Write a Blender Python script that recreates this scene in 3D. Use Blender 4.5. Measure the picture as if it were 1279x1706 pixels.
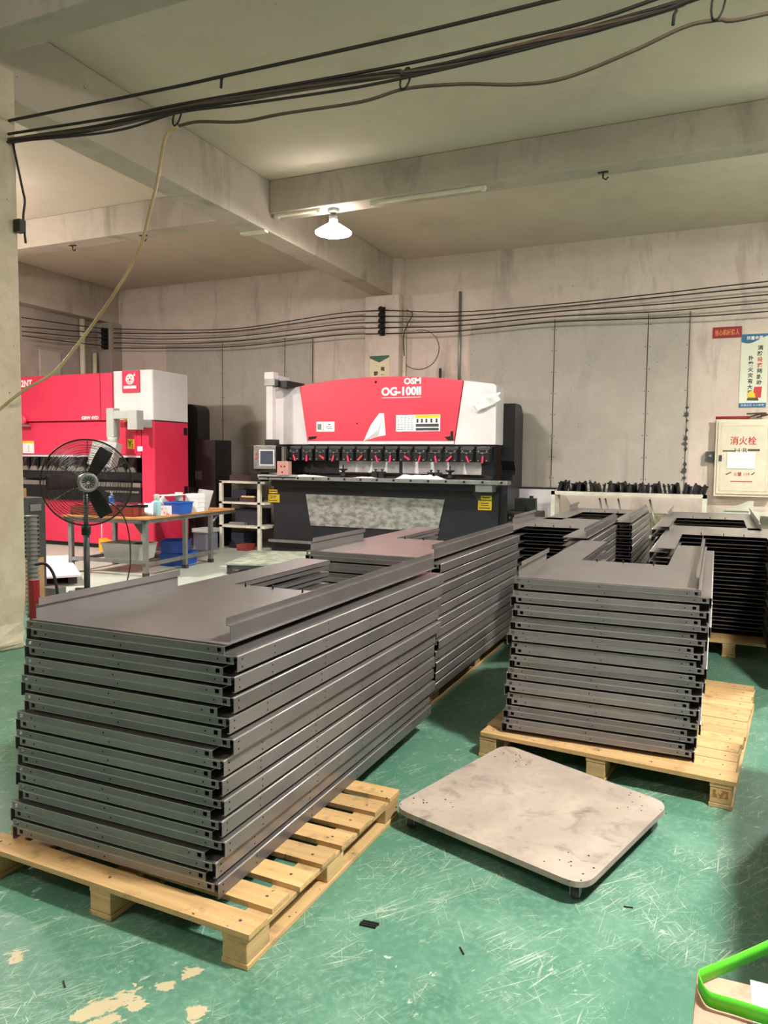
import bpy, math, random
from mathutils import Vector, Matrix, Euler
C = bpy.context.scene.collection
for _o in list(bpy.data.objects): bpy.data.objects.remove(_o, do_unlink=True)
PI = math.pi

# ------------------------------------------------------------------ camera, world, exposure
cam_d = bpy.data.cameras.new('camera'); cam = bpy.data.objects.new('camera', cam_d); C.objects.link(cam)
bpy.context.scene.camera = cam
def set_camera():
    yaw, p, r = math.radians(-23.884), math.radians(3.986), math.radians(-0.573)
    F = Vector((math.sin(yaw)*math.cos(p), math.cos(yaw)*math.cos(p), -math.sin(p)))
    rt = Vector((math.cos(yaw), -math.sin(yaw), 0)); dn = F.cross(rt)
    c, s = math.cos(r), math.sin(r)
    X = c*rt + s*dn; D = -s*rt + c*dn
    U = -D; B = -F
    m = Matrix(((X.x, U.x, B.x, 0), (X.y, U.y, B.y, 0), (X.z, U.z, B.z, 1.5), (0, 0, 0, 1)))
    cam.matrix_world = m
    cam_d.sensor_fit = 'VERTICAL'; cam_d.sensor_height = 36.0
    cam_d.lens = 36.0*1250.1/1706.0
    cam_d.clip_start = 0.05
set_camera()
sc = bpy.context.scene
sc.view_settings.view_transform = 'Standard'
try: sc.view_settings.look = 'None'
except Exception: pass
sc.view_settings.gamma = 1.0
sc.view_settings.use_curve_mapping = False
sc.view_settings.exposure = 1.08
w = bpy.data.worlds.new('world'); sc.world = w; w.use_nodes = True
w.node_tree.nodes['Background'].inputs[0].default_value = (1.0, 0.94, 0.90, 1)
w.node_tree.nodes['Background'].inputs[1].default_value = 0.16
LAMP = 170.0          # radiance of the lit lens of each high bay lamp
LAMPS = [((-4.16, 7.87, 4.10), 'white high bay lamp glowing under the far cross beam', 1.3),
         ((1.32, 2.25, 4.10), 'white high bay lamp over the aisle beside the tray stacks', 2.7),
         ((-8.9, 5.6, 4.10), 'white high bay lamp over the aisle behind the concrete column', 2.4),
         ((2.1, 7.87, 4.10), 'white high bay lamp at the right end of the far cross beam', 2.5),
         ((-3.2, -1.2, 4.10), 'added unseen high bay fill lamp behind the camera', 0.4)]  # last one: unseen fill lamp, added mainly to light the ceiling

# ------------------------------------------------------------------ materials
def srgb(c):
    def f(v):
        v = v/255.0
        return v/12.92 if v <= .04045 else ((v+.055)/1.055)**2.4
    return (f(c[0]), f(c[1]), f(c[2]), 1)
MATS = {}
def nd(nt, t, **k):
    n = nt.nodes.new(t)
    for a, b in k.items(): setattr(n, a, b)
    return n
def mixc(nt, fac, a, b, blend='MIX'):
    m = nt.nodes.new('ShaderNodeMix'); m.data_type = 'RGBA'; m.blend_type = blend
    for i, v in ((0, fac), (6, a), (7, b)):
        if hasattr(v, 'is_linked') or hasattr(v, 'links'): nt.links.new(v, m.inputs[i])
        else: m.inputs[i].default_value = v
    return m.outputs[2]
def ramp(nt, src, p0, p1, c0=(0, 0, 0, 1), c1=(1, 1, 1, 1)):
    r = nt.nodes.new('ShaderNodeValToRGB'); r.color_ramp.elements[0].position = p0; r.color_ramp.elements[1].position = p1
    r.color_ramp.elements[0].color = c0; r.color_ramp.elements[1].color = c1
    nt.links.new(src, r.inputs[0]); return r.outputs[0]
def coords(nt, scale=(1, 1, 1), rot=(0, 0, 0), kind='Object', loc=(0, 0, 0)):
    t = nt.nodes.new('ShaderNodeTexCoord'); m = nt.nodes.new('ShaderNodeMapping')
    m.inputs['Scale'].default_value = scale; m.inputs['Rotation'].default_value = rot; m.inputs['Location'].default_value = loc
    nt.links.new(t.outputs[kind], m.inputs[0]); return m.outputs[0]
def turned(nt, scale, rz, loc=0):
    # turn the pattern first, then stretch it, so that the streaks run in different directions
    a = coords(nt, (1, 1, 1), (0, 0, rz), loc=(loc, loc*.7, 0))
    m = nt.nodes.new('ShaderNodeMapping'); m.inputs['Scale'].default_value = scale
    nt.links.new(a, m.inputs[0]); return m.outputs[0]
def noise(nt, vec, scale=5, detail=4, rough=.55, dist=0):
    n = nt.nodes.new('ShaderNodeTexNoise'); n.inputs['Scale'].default_value = scale; n.inputs['Detail'].default_value = detail
    n.inputs['Roughness'].default_value = rough; n.inputs['Distortion'].default_value = dist
    nt.links.new(vec, n.inputs['Vector']); return n.outputs['Fac']
def newmat(name):
    m = bpy.data.materials.new(name); m.use_nodes = True; nt = m.node_tree
    return m, nt, nt.nodes['Principled BSDF']
def bumpit(nt, b, h, strength, dist=.01):
    n = nt.nodes.new('ShaderNodeBump'); n.inputs['Strength'].default_value = strength; n.inputs['Distance'].default_value = dist
    nt.links.new(h, n.inputs['Height']); nt.links.new(n.outputs[0], b.inputs['Normal'])
def pm(name, c1, c2=None, scale=6, rough=.5, metal=0, bump=0, lo=.35, hi=.7, stretch=(1, 1, 1), rand=0, spec=None):
    """painted / plain surface with a noise mottling between two colours"""
    if name in MATS: return MATS[name]
    m, nt, b = newmat(name)
    c2 = c2 or tuple(max(0, v*.88) for v in c1)
    n = noise(nt, coords(nt, stretch), scale, 5)
    col = mixc(nt, ramp(nt, n, lo, hi), srgb(c1), srgb(c2))
    if rand:
        oi = nt.nodes.new('ShaderNodeObjectInfo')
        mr = nt.nodes.new('ShaderNodeMapRange'); mr.inputs[3].default_value = 1-rand; mr.inputs[4].default_value = 1+rand
        nt.links.new(oi.outputs['Random'], mr.inputs[0])
        h = nt.nodes.new('ShaderNodeHueSaturation'); nt.links.new(mr.outputs[0], h.inputs['Value']); nt.links.new(col, h.inputs['Color'])
        col = h.outputs[0]
    nt.links.new(col, b.inputs['Base Color'])
    b.inputs['Roughness'].default_value = rough; b.inputs['Metallic'].default_value = metal
    if spec is not None: b.inputs['Specular IOR Level'].default_value = spec
    if bump: bumpit(nt, b, n, bump)
    MATS[name] = m; return m

def mat_floor():
    m, nt, b = newmat('green_floor_paint')
    v = coords(nt)
    big = noise(nt, v, .9, 5, .6); med = noise(nt, v, 5, 5, .6); fine = noise(nt, v, 38, 4, .6)
    green = mixc(nt, ramp(nt, med, .3, .7), srgb((66, 114, 94)), srgb((98, 144, 122)))
    green = mixc(nt, ramp(nt, fine, .45, .75), green, srgb((112, 154, 134)))
    green = mixc(nt, ramp(nt, big, .42, .62), green, srgb((76, 128, 106)))
    # pale grey blended into the far left aisle
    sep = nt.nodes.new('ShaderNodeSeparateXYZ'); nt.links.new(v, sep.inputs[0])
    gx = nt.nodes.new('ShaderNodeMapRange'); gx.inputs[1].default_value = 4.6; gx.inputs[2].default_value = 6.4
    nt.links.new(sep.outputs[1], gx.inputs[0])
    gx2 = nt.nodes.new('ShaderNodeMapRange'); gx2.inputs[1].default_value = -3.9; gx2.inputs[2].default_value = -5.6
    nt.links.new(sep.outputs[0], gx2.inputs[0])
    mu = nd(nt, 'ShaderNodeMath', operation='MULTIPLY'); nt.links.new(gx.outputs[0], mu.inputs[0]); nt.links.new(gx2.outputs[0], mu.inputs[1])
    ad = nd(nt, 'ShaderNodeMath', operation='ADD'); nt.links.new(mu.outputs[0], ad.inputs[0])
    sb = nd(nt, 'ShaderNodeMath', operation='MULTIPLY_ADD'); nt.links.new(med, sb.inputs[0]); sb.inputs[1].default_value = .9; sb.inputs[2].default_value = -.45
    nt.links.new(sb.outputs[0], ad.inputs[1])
    pale_grey = mixc(nt, ramp(nt, fine, .3, .7), srgb((186, 192, 180)), srgb((160, 172, 160)))
    col = mixc(nt, ramp(nt, ad.outputs[0], .35, .7), green, pale_grey)
    # scratches in several directions and chipped paint
    acc = None
    for i, (rz, sx, sy, lo, hi, lx) in enumerate(((.62, 3.0, 130, .61, .67, 0), (.45, 4.5, 170, .61, .67, 3), (.05, 5.5, 190, .62, .68, 7), (-.5, 5.0, 150, .63, .69, 11), (1.15, 5.0, 150, .625, .685, 17), (.8, 2.0, 80, .64, .70, 23), (-1.1, 7.0, 180, .63, .69, 29))):
        n = noise(nt, turned(nt, (sy, sx, 1), rz, lx), 1.0, 3, .65, .5)
        rr = ramp(nt, n, lo, hi)
        if acc is None: acc = rr
        else:
            mx = nd(nt, 'ShaderNodeMath', operation='MAXIMUM'); nt.links.new(acc, mx.inputs[0]); nt.links.new(rr, mx.inputs[1]); acc = mx.outputs[0]
    gate = ramp(nt, noise(nt, v, 2.6, 5, .7), .44, .60)
    mg = nd(nt, 'ShaderNodeMath', operation='MULTIPLY'); nt.links.new(acc, mg.inputs[0]); nt.links.new(gate, mg.inputs[1])
    chips = ramp(nt, noise(nt, turned(nt, (1.4, .7, 1), .6), 17, 8, .78, .5), .60, .64)
    specks = ramp(nt, noise(nt, turned(nt, (1.6, .7, 1), .5), 60, 5, .7, .4), .62, .68)
    sg = nd(nt, 'ShaderNodeMath', operation='MULTIPLY'); nt.links.new(specks, sg.inputs[0]); nt.links.new(gate, sg.inputs[1])
    cg_ = nd(nt, 'ShaderNodeMath', operation='MULTIPLY'); nt.links.new(chips, cg_.inputs[0]); nt.links.new(ramp(nt, noise(nt, v, 1.9, 4, .6), .40, .58), cg_.inputs[1])
    m0 = nd(nt, 'ShaderNodeMath', operation='MAXIMUM'); nt.links.new(sg.outputs[0], m0.inputs[0]); nt.links.new(cg_.outputs[0], m0.inputs[1])
    mx = nd(nt, 'ShaderNodeMath', operation='MAXIMUM'); nt.links.new(mg.outputs[0], mx.inputs[0]); nt.links.new(m0.outputs[0], mx.inputs[1])
    sc7 = nd(nt, 'ShaderNodeMath', operation='MULTIPLY'); nt.links.new(mx.outputs[0], sc7.inputs[0]); sc7.inputs[1].default_value = .7
    col = mixc(nt, sc7.outputs[0], col, srgb((210, 218, 198)))
    # a few bare patches near the entrance
    patch = None
    for (px_, py_, rr_) in ((-1.88, 1.53, .05), (-1.47, 1.46, .10), (-1.43, 1.53, .08), (-1.38, 1.62, .045), (-1.35, 1.69, .05), (-1.24, 1.57, .06), (-1.3, 1.47, .05)):
        d = nd(nt, 'ShaderNodeVectorMath', operation='DISTANCE'); nt.links.new(v, d.inputs[0]); d.inputs[1].default_value = (px_, py_, 0)
        s_ = nd(nt, 'ShaderNodeMath', operation='DIVIDE'); nt.links.new(d.outputs['Value'], s_.inputs[0]); s_.inputs[1].default_value = rr_
        iv = nd(nt, 'ShaderNodeMath', operation='SUBTRACT'); iv.inputs[0].default_value = 1.0; nt.links.new(s_.outputs[0], iv.inputs[1])
        if patch is None: patch = iv.outputs[0]
        else:
            q = nd(nt, 'ShaderNodeMath', operation='MAXIMUM'); nt.links.new(patch, q.inputs[0]); nt.links.new(iv.outputs[0], q.inputs[1]); patch = q.outputs[0]
    q = nd(nt, 'ShaderNodeMath', operation='ADD'); nt.links.new(patch, q.inputs[0])
    q2 = nd(nt, 'ShaderNodeMath', operation='MULTIPLY_ADD'); nt.links.new(noise(nt, turned(nt, (1.6, .8, 1), .55), 16, 5, .7, .5), q2.inputs[0]); q2.inputs[1].default_value = 3.2; q2.inputs[2].default_value = -1.75
    nt.links.new(q2.outputs[0], q.inputs[1])
    cl = nd(nt, 'ShaderNodeMath', operation='MINIMUM'); nt.links.new(q.outputs[0], cl.inputs[0])
    pg = nd(nt, 'ShaderNodeMath', operation='MULTIPLY_ADD'); nt.links.new(patch, pg.inputs[0]); pg.inputs[1].default_value = 6; pg.inputs[2].default_value = 3
    nt.links.new(pg.outputs[0], cl.inputs[1])
    col = mixc(nt, ramp(nt, cl.outputs[0], .36, .42), col, srgb((190, 180, 146)))
    nt.links.new(col, b.inputs['Base Color'])
    rg = ramp(nt, med, .3, .7, (.34, .34, .34, 1), (.52, .52, .52, 1)); nt.links.new(rg, b.inputs['Roughness'])
    bumpit(nt, b, mx.outputs[0], .12, .002)
    return m
def mat_wall(name, c1, c2, stain, s=1.0, amt=.75):
    m, nt, b = newmat(name); v = coords(nt)
    n1 = noise(nt, v, 1.1*s, 6, .6, .4); n2 = noise(nt, v, 7*s, 5, .6); n3 = noise(nt, coords(nt, (1, 1, .25)), 2.3*s, 5, .65, .5)
    col = mixc(nt, ramp(nt, n1, .35, .65), srgb(c1), srgb(c2))
    col = mixc(nt, ramp(nt, n2, .5, .8), col, srgb(c2))
    st = ramp(nt, n3, .55, .78)
    k = nd(nt, 'ShaderNodeMath', operation='MULTIPLY'); nt.links.new(st, k.inputs[0]); k.inputs[1].default_value = amt
    col = mixc(nt, k.outputs[0], col, srgb(stain))
    sp = ramp(nt, noise(nt, v, 21, 2, .5), .76, .79)
    col = mixc(nt, sp, col, srgb((110, 98, 84)))
    nt.links.new(col, b.inputs['Base Color']); b.inputs['Roughness'].default_value = .85
    bumpit(nt, b, n2, .25, .01)
    return m
def mat_steel():
    m, nt, b = newmat('dark_sheet_steel')
    v = coords(nt); n = noise(nt, coords(nt, (2, 2, 60)), 3, 4, .6); n2 = noise(nt, v, 4, 4, .6)
    oi = nt.nodes.new('ShaderNodeObjectInfo')
    mr = nt.nodes.new('ShaderNodeMapRange'); mr.inputs[3].default_value = .8; mr.inputs[4].default_value = 1.2
    nt.links.new(oi.outputs['Random'], mr.inputs[0])
    col = mixc(nt, n, srgb((120, 116, 114)), srgb((134, 129, 126)))
    col = mixc(nt, ramp(nt, n2, .4, .7), col, srgb((114, 110, 110)))
    h = nt.nodes.new('ShaderNodeHueSaturation'); nt.links.new(mr.outputs[0], h.inputs['Value']); nt.links.new(col, h.inputs['Color'])
    nt.links.new(h.outputs[0], b.inputs['Base Color']); b.inputs['Metallic'].default_value = .42
    b.inputs['Roughness'].default_value = .29
    return m
def mat_wood(name, c1, c2, dark, axis=0, rough=.75):
    m, nt, b = newmat(name)
    st = [26, 26, 26]; st[axis] = 1.6
    n = noise(nt, coords(nt, tuple(st)), 1.6, 5, .6, .3); n2 = noise(nt, coords(nt), 9, 5, .65); n3 = noise(nt, coords(nt), 34, 3, .6)
    oi = nt.nodes.new('ShaderNodeObjectInfo')
    col = mixc(nt, ramp(nt, n, .3, .7), srgb(c1), srgb(c2))
    col = mixc(nt, ramp(nt, n2, .56, .78), col, srgb(dark))
    sp = ramp(nt, n3, .68, .72); col = mixc(nt, sp, col, srgb(tuple(v*.5 for v in dark)))
    mr = nt.nodes.new('ShaderNodeMapRange'); mr.inputs[3].default_value = .84; mr.inputs[4].default_value = 1.12
    nt.links.new(oi.outputs['Random'], mr.inputs[0])
    h = nt.nodes.new('ShaderNodeHueSaturation'); nt.links.new(mr.outputs[0], h.inputs['Value']); nt.links.new(col, h.inputs['Color'])
    nt.links.new(h.outputs[0], b.inputs['Base Color']); b.inputs['Roughness'].default_value = rough
    bumpit(nt, b, n, .3, .004)
    return m
def mat_emit(name, c, s):
    m, nt, b = newmat(name)
    b.inputs['Base Color'].default_value = (.8, .8, .8, 1)
    b.inputs['Emission Color'].default_value = c; b.inputs['Emission Strength'].default_value = s
    return m
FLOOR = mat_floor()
WALL = mat_wall('back_wall_plaster', (220, 206, 194), (204, 190, 178), (146, 130, 122), 1.0, .9)
CEIL = mat_wall('ceiling_paint', (212, 198, 180), (202, 187, 168), (168, 153, 136), .5, .5)
BEAM = mat_wall('beam_paint', (192, 180, 166), (174, 162, 148), (128, 116, 106), .9, .9)
CONC = mat_wall('column_concrete', (206, 196, 172), (186, 174, 150), (150, 138, 116), 2.2, .8)
BOARD = mat_wall('grey_wall_board', (190, 183, 172), (178, 171, 161), (152, 145, 135), 1.6, .6)
DARKWALL = mat_wall('side_wall_plaster', (176, 164, 152), (156, 146, 136), (120, 110, 102), 1, .7)
STEEL = mat_steel()
EDGE = pm('painted_edge_highlight', (206, 202, 196), (186, 182, 178), 9, .3, .4)  # lit edge lines of the trays, painted as a brighter steel
PINE = mat_wood('pallet_pine_x', (204, 172, 122), (182, 148, 96), (128, 98, 62), 0)
PINEY = mat_wood('pallet_pine_y', (200, 170, 122), (180, 148, 98), (128, 98, 62), 1)
PLY = mat_wall('worn_plywood', (176, 164, 150), (156, 145, 135), (106, 96, 90), 3.2, .95)
TABLEW = mat_wood('table_board', (206, 152, 92), (186, 128, 70), (150, 98, 52), 1)
RED = pm('machine_red_paint', (226, 56, 90), (218, 48, 82), 1.5, .3, spec=.5)
CORAL = pm('machine_coral_red', (226, 68, 88), (220, 60, 80), 1.2, .38)
WHITE = pm('machine_white_paint', (226, 222, 224), (214, 210, 212), 2.5, .45)
LGREY = pm('light_grey_paint', (178, 180, 176), (164, 168, 164), 3, .45)
BLACK = pm('black_painted_steel', (22, 22, 24), (17, 17, 19), 4, .45)
CHAR = pm('charcoal_machine_paint', (36, 36, 42), (29, 29, 34), 2.5, .42)
DGREY = pm('dark_grey_steel', (78, 80, 80), (62, 64, 64), 5, .45, .3)
GSTEEL = pm('grey_steel', (150, 150, 146), (122, 124, 122), 6, .4, .5)
BSTEEL = pm('bright_steel', (190, 188, 184), (160, 158, 154), 8, .32, .8)
PANELM = pm('worn_silver_panel', (176, 174, 168), (128, 126, 122), 9, .45, .35, lo=.42, hi=.62, stretch=(1, 1, 1.8))
RUBBER = pm('black_rubber', (22, 22, 22), (18, 18, 18), 8, .7)
CABLE = pm('black_cable_sheath', (40, 34, 30), (30, 26, 24), 8, .6)
BROWNCABLE = pm('dusty_brown_cable_sheath', (84, 70, 54), (70, 58, 46), 8, .6)
YCABLE = pm('cream_cable_sheath', (206, 186, 134), (150, 126, 84), 1.2, .55, lo=.4, hi=.6)
YELLOW = pm('yellow_label', (240, 204, 44), (232, 192, 36), 6, .5)
INK = pm('black_ink', (26, 24, 22), (22, 20, 20), 6, .6)
REDINK = pm('red_ink', (206, 66, 52), (190, 58, 48), 6, .6)
WINK = pm('white_lettering', (244, 240, 236), (238, 232, 230), 6, .5)
PAPER = pm('white_paper', (240, 240, 240), (230, 231, 234), 5, .7)
PINKLEVER = pm('pink_lever', (226, 64, 92), (206, 50, 78), 8, .4)
DARKHOLE = pm('dark_hole', (14, 13, 13), (12, 11, 11), 8, .8)
BLUE = pm('blue_plastic', (44, 100, 196), (38, 88, 178), 5, .35)
LBLUE = pm('pale_blue_plastic', (70, 138, 220), (60, 126, 206), 5, .35)
ORANGE = pm('orange_plastic', (246, 172, 40), (236, 158, 34), 5, .4)
PVC = pm('grey_plastic_tub', (188, 190, 184), (172, 174, 168), 4, .4)
CREAM = pm('cream_cabinet_paint', (226, 220, 196), (212, 204, 180), 4, .5)
WFRAME = pm('white_frame_paint', (220, 216, 202), (196, 190, 176), 5, .5)
CARD = pm('cardboard_brown', (176, 136, 92), (160, 122, 82), 6, .8)
BROWN = pm('brown_painted_steel', (140, 58, 44), (118, 46, 38), 5, .45)
RUST = pm('rusty_brown_steel', (84, 62, 62), (66, 48, 48), 8, .55, .3)
GREENSTRAP = pm('bright_green_strap', (92, 214, 48), (82, 200, 42), 9, .5)
LENS = {}
for _s in (1.3, 2.5, 2.7, 2.4, 0.4): LENS[_s] = mat_emit('lit_lamp_lens_%d' % (_s*10), (1.0, .935, .875, 1), LAMP*_s)
SHADE = {}
for _s in (1.3, 2.5, 2.7, 2.4, 0.4): SHADE[_s] = mat_emit('glowing_lamp_shade_%d' % (_s*10), (1.0, .91, .85, 1), {1.3: 5.0, 2.5: 95.0, 2.7: 100.0, 2.4: 110.0, 0.4: 115.0}[_s])  # shades of the unseen lamps boosted to brighten the ceiling

# ------------------------------------------------------------------ mesh builder
OFF = {}
class MB:
    def __init__(s): s.v = []; s.f = []; s.m = []; s.sm = []
    def add(s, vs, fs, mi=0, smooth=False):
        o = len(s.v); s.v += [tuple(v) for v in vs]
        for f in fs: s.f.append(tuple(i+o for i in f)); s.m.append(mi); s.sm.append(smooth)
        return s
    def box(s, x0, x1, y0, y1, z0, z1, mi=0, M=None):
        vs = [Vector((x, y, z)) for z in (z0, z1) for y in (y0, y1) for x in (x0, x1)]
        if M is not None: vs = [M @ v for v in vs]
        return s.add(vs, [(0, 2, 3, 1), (4, 5, 7, 6), (0, 1, 5, 4), (2, 6, 7, 3), (0, 4, 6, 2), (1, 3, 7, 5)], mi)
    def rbox(s, x0, x1, y0, y1, z0, z1, r=.01, mi=0, M=None, n=3):
        # box with the vertical edges rounded
        pts = []
        for cx, cy, a0 in ((x1-r, y0+r, -PI/2), (x1-r, y1-r, 0), (x0+r, y1-r, PI/2), (x0+r, y0+r, PI)):
            for k in range(n+1):
                a = a0 + k/n*PI/2; pts.append((cx+r*math.cos(a), cy+r*math.sin(a)))
        return s.prism(pts, z0, z1, 'z', mi, M)
    def prism(s, pts, a, b, axis='z', mi=0, M=None):
        # pts: 2-D outline (counter-clockwise); axis z -> (x,y); axis y -> (x,z); axis x -> (y,z)
        def P(p, t):
            if axis == 'z': return Vector((p[0], p[1], t))
            if axis == 'y': return Vector((p[0], t, p[1]))
            return Vector((t, p[0], p[1]))
        n = len(pts); vs = [P(p, a) for p in pts] + [P(p, b) for p in pts]
        if M is not None: vs = [M @ v for v in vs]
        fs = [(i, (i+1) % n, n+(i+1) % n, n+i) for i in range(n)]
        fs += [tuple(range(n-1, -1, -1)), tuple(range(n, 2*n))]
        if axis == 'y': fs = [tuple(reversed(f)) for f in fs]
        return s.add(vs, fs, mi)
    def tube(s, pts, r, n=8, mi=0, closed=False, caps=True):
        pts = [Vector(p) for p in pts]; N = len(pts); vs = []; fs = []
        up = None
        for i, p in enumerate(pts):
            if closed: t = pts[(i+1) % N]-pts[i-1]
            else: t = pts[min(i+1, N-1)]-pts[max(i-1, 0)]
            t.normalize()
            if up is None:
                up = Vector((0, 0, 1)) if abs(t.z) < .9 else Vector((1, 0, 0))
            a = t.cross(up)
            if a.length < 1e-5: a = t.cross(Vector((1, 0, 0)))
            a.normalize(); b = a.cross(t); b.normalize(); up = b
            rr = r[i] if isinstance(r, (list, tuple)) else r
            for k in range(n):
                an = 2*PI*k/n; vs.append(p + a*math.cos(an)*rr + b*math.sin(an)*rr)
        M_ = N if closed else N-1
        for i in range(M_):
            j = (i+1) % N
            for k in range(n):
                l = (k+1) % n; fs.append((i*n+k, i*n+l, j*n+l, j*n+k))
        if caps and not closed:
            fs.append(tuple(range(n-1, -1, -1))); fs.append(tuple((N-1)*n+k for k in range(n)))
        return s.add(vs, fs, mi, True)
    def lathe(s, prof, c=(0, 0, 0), n=24, mi=0, axis='z', caps=True):
        vs = []; fs = []; N = len(prof)
        for r, h in prof:
            for k in range(n):
                a = 2*PI*k/n; x, y = r*math.cos(a), r*math.sin(a)
                if axis == 'z': p = (c[0]+x, c[1]+y, c[2]+h)
                elif axis == 'y': p = (c[0]+x, c[1]+h, c[2]-y)
                else: p = (c[0]+h, c[1]+x, c[2]+y)
                vs.append(p)
        for i in range(N-1):
            for k in range(n):
                l = (k+1) % n; fs.append((i*n+k, i*n+l, (i+1)*n+l, (i+1)*n+k))
        if caps:
            fs.append(tuple(range(n-1, -1, -1))); fs.append(tuple((N-1)*n+k for k in range(n)))
        return s.add(vs, fs, mi, True)
    def disc(s, c, r, axis='y', n=10, mi=0, h=.0006):
        return s.lathe([(r, -h), (r, h)], c, n, mi, axis)
    def quadgrid(s, fn, nu, nv, mi=0, smooth=True):
        vs = [fn(i/nu, j/nv) for j in range(nv+1) for i in range(nu+1)]
        fs = [(j*(nu+1)+i, j*(nu+1)+i+1, (j+1)*(nu+1)+i+1, (j+1)*(nu+1)+i) for j in range(nv) for i in range(nu)]
        return s.add(vs, fs, mi, smooth)
    def mesh(s, name, mats, off=(0, 0, 0)):
        me = bpy.data.meshes.new(name)
        me.from_pydata([(v[0]-off[0], v[1]-off[1], v[2]-off[2]) for v in s.v], [], s.f)
        for m in (mats if isinstance(mats, (list, tuple)) else [mats]): me.materials.append(m)
        me.polygons.foreach_set('material_index', s.m); me.polygons.foreach_set('use_smooth', s.sm)
        me.update(); return me
    def build(s, name, mats, parent=None, label=None, bevel=0, solid=0, origin=True):
        off = OFF.get(parent.name, (0, 0, 0)) if parent else (0, 0, 0)
        if parent is None and s.v and origin:
            xs = [v[0] for v in s.v]; ys = [v[1] for v in s.v]; zs = [v[2] for v in s.v]
            off = ((min(xs)+max(xs))/2, (min(ys)+max(ys))/2, min(zs))
        o = bpy.data.objects.new(name, s.mesh(name, mats, off)); C.objects.link(o)
        if parent: o.parent = parent
        else: o.location = off
        OFF[o.name] = off
        if label: o['label'] = label
        if solid:
            q = o.modifiers.new('thickness', 'SOLIDIFY'); q.thickness = solid; q.offset = 0
        if bevel:
            q = o.modifiers.new('edge', 'BEVEL'); q.width = bevel; q.segments = 2; q.limit_method = 'ANGLE'
        return o
def thing(name, label, cat, loc=(0, 0, 0), group=None, rz=0):
    o = bpy.data.objects.new(name, None); C.objects.link(o); o.location = loc; o.rotation_euler = (0, 0, rz)
    o.empty_display_size = .1
    o['label'] = label; o['category'] = cat
    if group: o['group'] = group
    OFF[o.name] = tuple(loc)
    return o
def tag(o, label, cat, group=None, kind=None):
    o['label'] = label; o['category'] = cat
    if group: o['group'] = group
    if kind: o['kind'] = kind
    return o
def struct(o, label=None):
    o['kind'] = 'structure'
    if label: o['label'] = label
    return o
def copy_tree(o, parent=None):
    c = o.copy(); C.objects.link(c)
    if parent: c.parent = parent
    OFF[c.name] = OFF.get(o.name, (0, 0, 0))
    for ch in list(o.children): copy_tree(ch, c)
    return c
def text(s, size, mat, parent, at, name='lettering', w=None, h=None, depth=.002, bold=.0, rot=(PI/2, 0, 0), shear=0, label=None, align='CENTER'):
    """writing as flat raised letters facing -Y; `at` is the middle of the line; scaled to w x h when given"""
    cu = bpy.data.curves.new('t', 'FONT'); cu.body = s; cu.size = size; cu.extrude = depth/2; cu.offset = bold; cu.shear = shear
    cu.align_x = 'LEFT'; cu.resolution_u = 3
    t = bpy.data.objects.new('t', cu); C.objects.link(t)
    bpy.context.view_layer.update()
    me = bpy.data.meshes.new_from_object(t.evaluated_get(bpy.context.evaluated_depsgraph_get()))
    bpy.data.objects.remove(t, do_unlink=True)
    if not len(me.vertices): return None
    xs = [v.co.x for v in me.vertices]; ys = [v.co.y for v in me.vertices]
    cx, cy = (min(xs)+max(xs))/2, (min(ys)+max(ys))/2
    sx = w/(max(xs)-min(xs)) if w else 1; sy = h/(max(ys)-min(ys)) if h else (sx if w else 1)
    if h and not w: sx = sy
    R = Euler(rot).to_matrix()
    off = OFF.get(parent.name, (0, 0, 0)) if parent else (0, 0, 0)
    for v in me.vertices:
        p = R @ Vector(((v.co.x-cx)*sx, (v.co.y-cy)*sy, v.co.z))
        v.co = p + Vector(at) - Vector(off)
    me.materials.clear(); me.materials.append(mat)
    for p_ in me.polygons: p_.material_index = 0
    o = bpy.data.objects.new(name, me); C.objects.link(o); o.parent = parent
    OFF[o.name] = off
    if label: o['label'] = label
    return o
def curve_pts(pts, n=8):
    """Catmull-Rom through the points"""
    P = [Vector(p) for p in pts]; P = [P[0]*2-P[1]] + P + [P[-1]*2-P[-2]]; out = []
    for i in range(1, len(P)-2):
        for k in range(n):
            t = k/n; a, b, c, d = P[i-1], P[i], P[i+1], P[i+2]
            out.append(.5*((2*b) + (c-a)*t + (2*a-5*b+4*c-d)*t*t + (3*b-a-3*c+d)*t**3))
    out.append(P[-2]); return out
ORD = ['first', 'second', 'third', 'fourth', 'fifth', 'sixth', 'seventh', 'eighth', 'ninth', 'tenth', 'eleventh', 'twelfth', 'thirteenth', 'fourteenth', 'fifteenth', 'sixteenth',
       'seventeenth', 'eighteenth', 'nineteenth', 'twentieth', 'twenty-first', 'twenty-second', 'twenty-third', 'twenty-fourth', 'twenty-fifth', 'twenty-sixth', 'twenty-seventh', 'twenty-eighth', 'twenty-ninth', 'thirtieth']

# ------------------------------------------------------------------ the hall
YW = 11.58; ZC = 4.76
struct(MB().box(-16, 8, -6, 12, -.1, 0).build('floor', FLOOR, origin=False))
struct(MB().box(-16, 8, -6, 12, ZC, ZC+.15).build('ceiling', CEIL))
struct(MB().box(-11.15, 8, YW, YW+.2, 0, ZC).build('wall_back', WALL))
struct(MB().box(-11.35, -11.15, -6, YW+.2, 0, ZC).build('wall_left', DARKWALL))
struct(MB().box(7.6, 7.8, -6, YW, 0, ZC).build('wall_right', WALL))
def beam(name, x0, x1, y0, y1, z0):
    return struct(MB().box(x0, x1, y0, y1, z0, ZC).build(name, BEAM, bevel=.012))
beam('ceiling_beam', -5.27, -4.94, -6, YW, 4.175)
beam('ceiling_beam', -11.15, -10.87, -6, YW, 4.10)
beam('ceiling_beam', -4.94, 7.6, 7.73, 8.02, 4.38)
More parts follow.
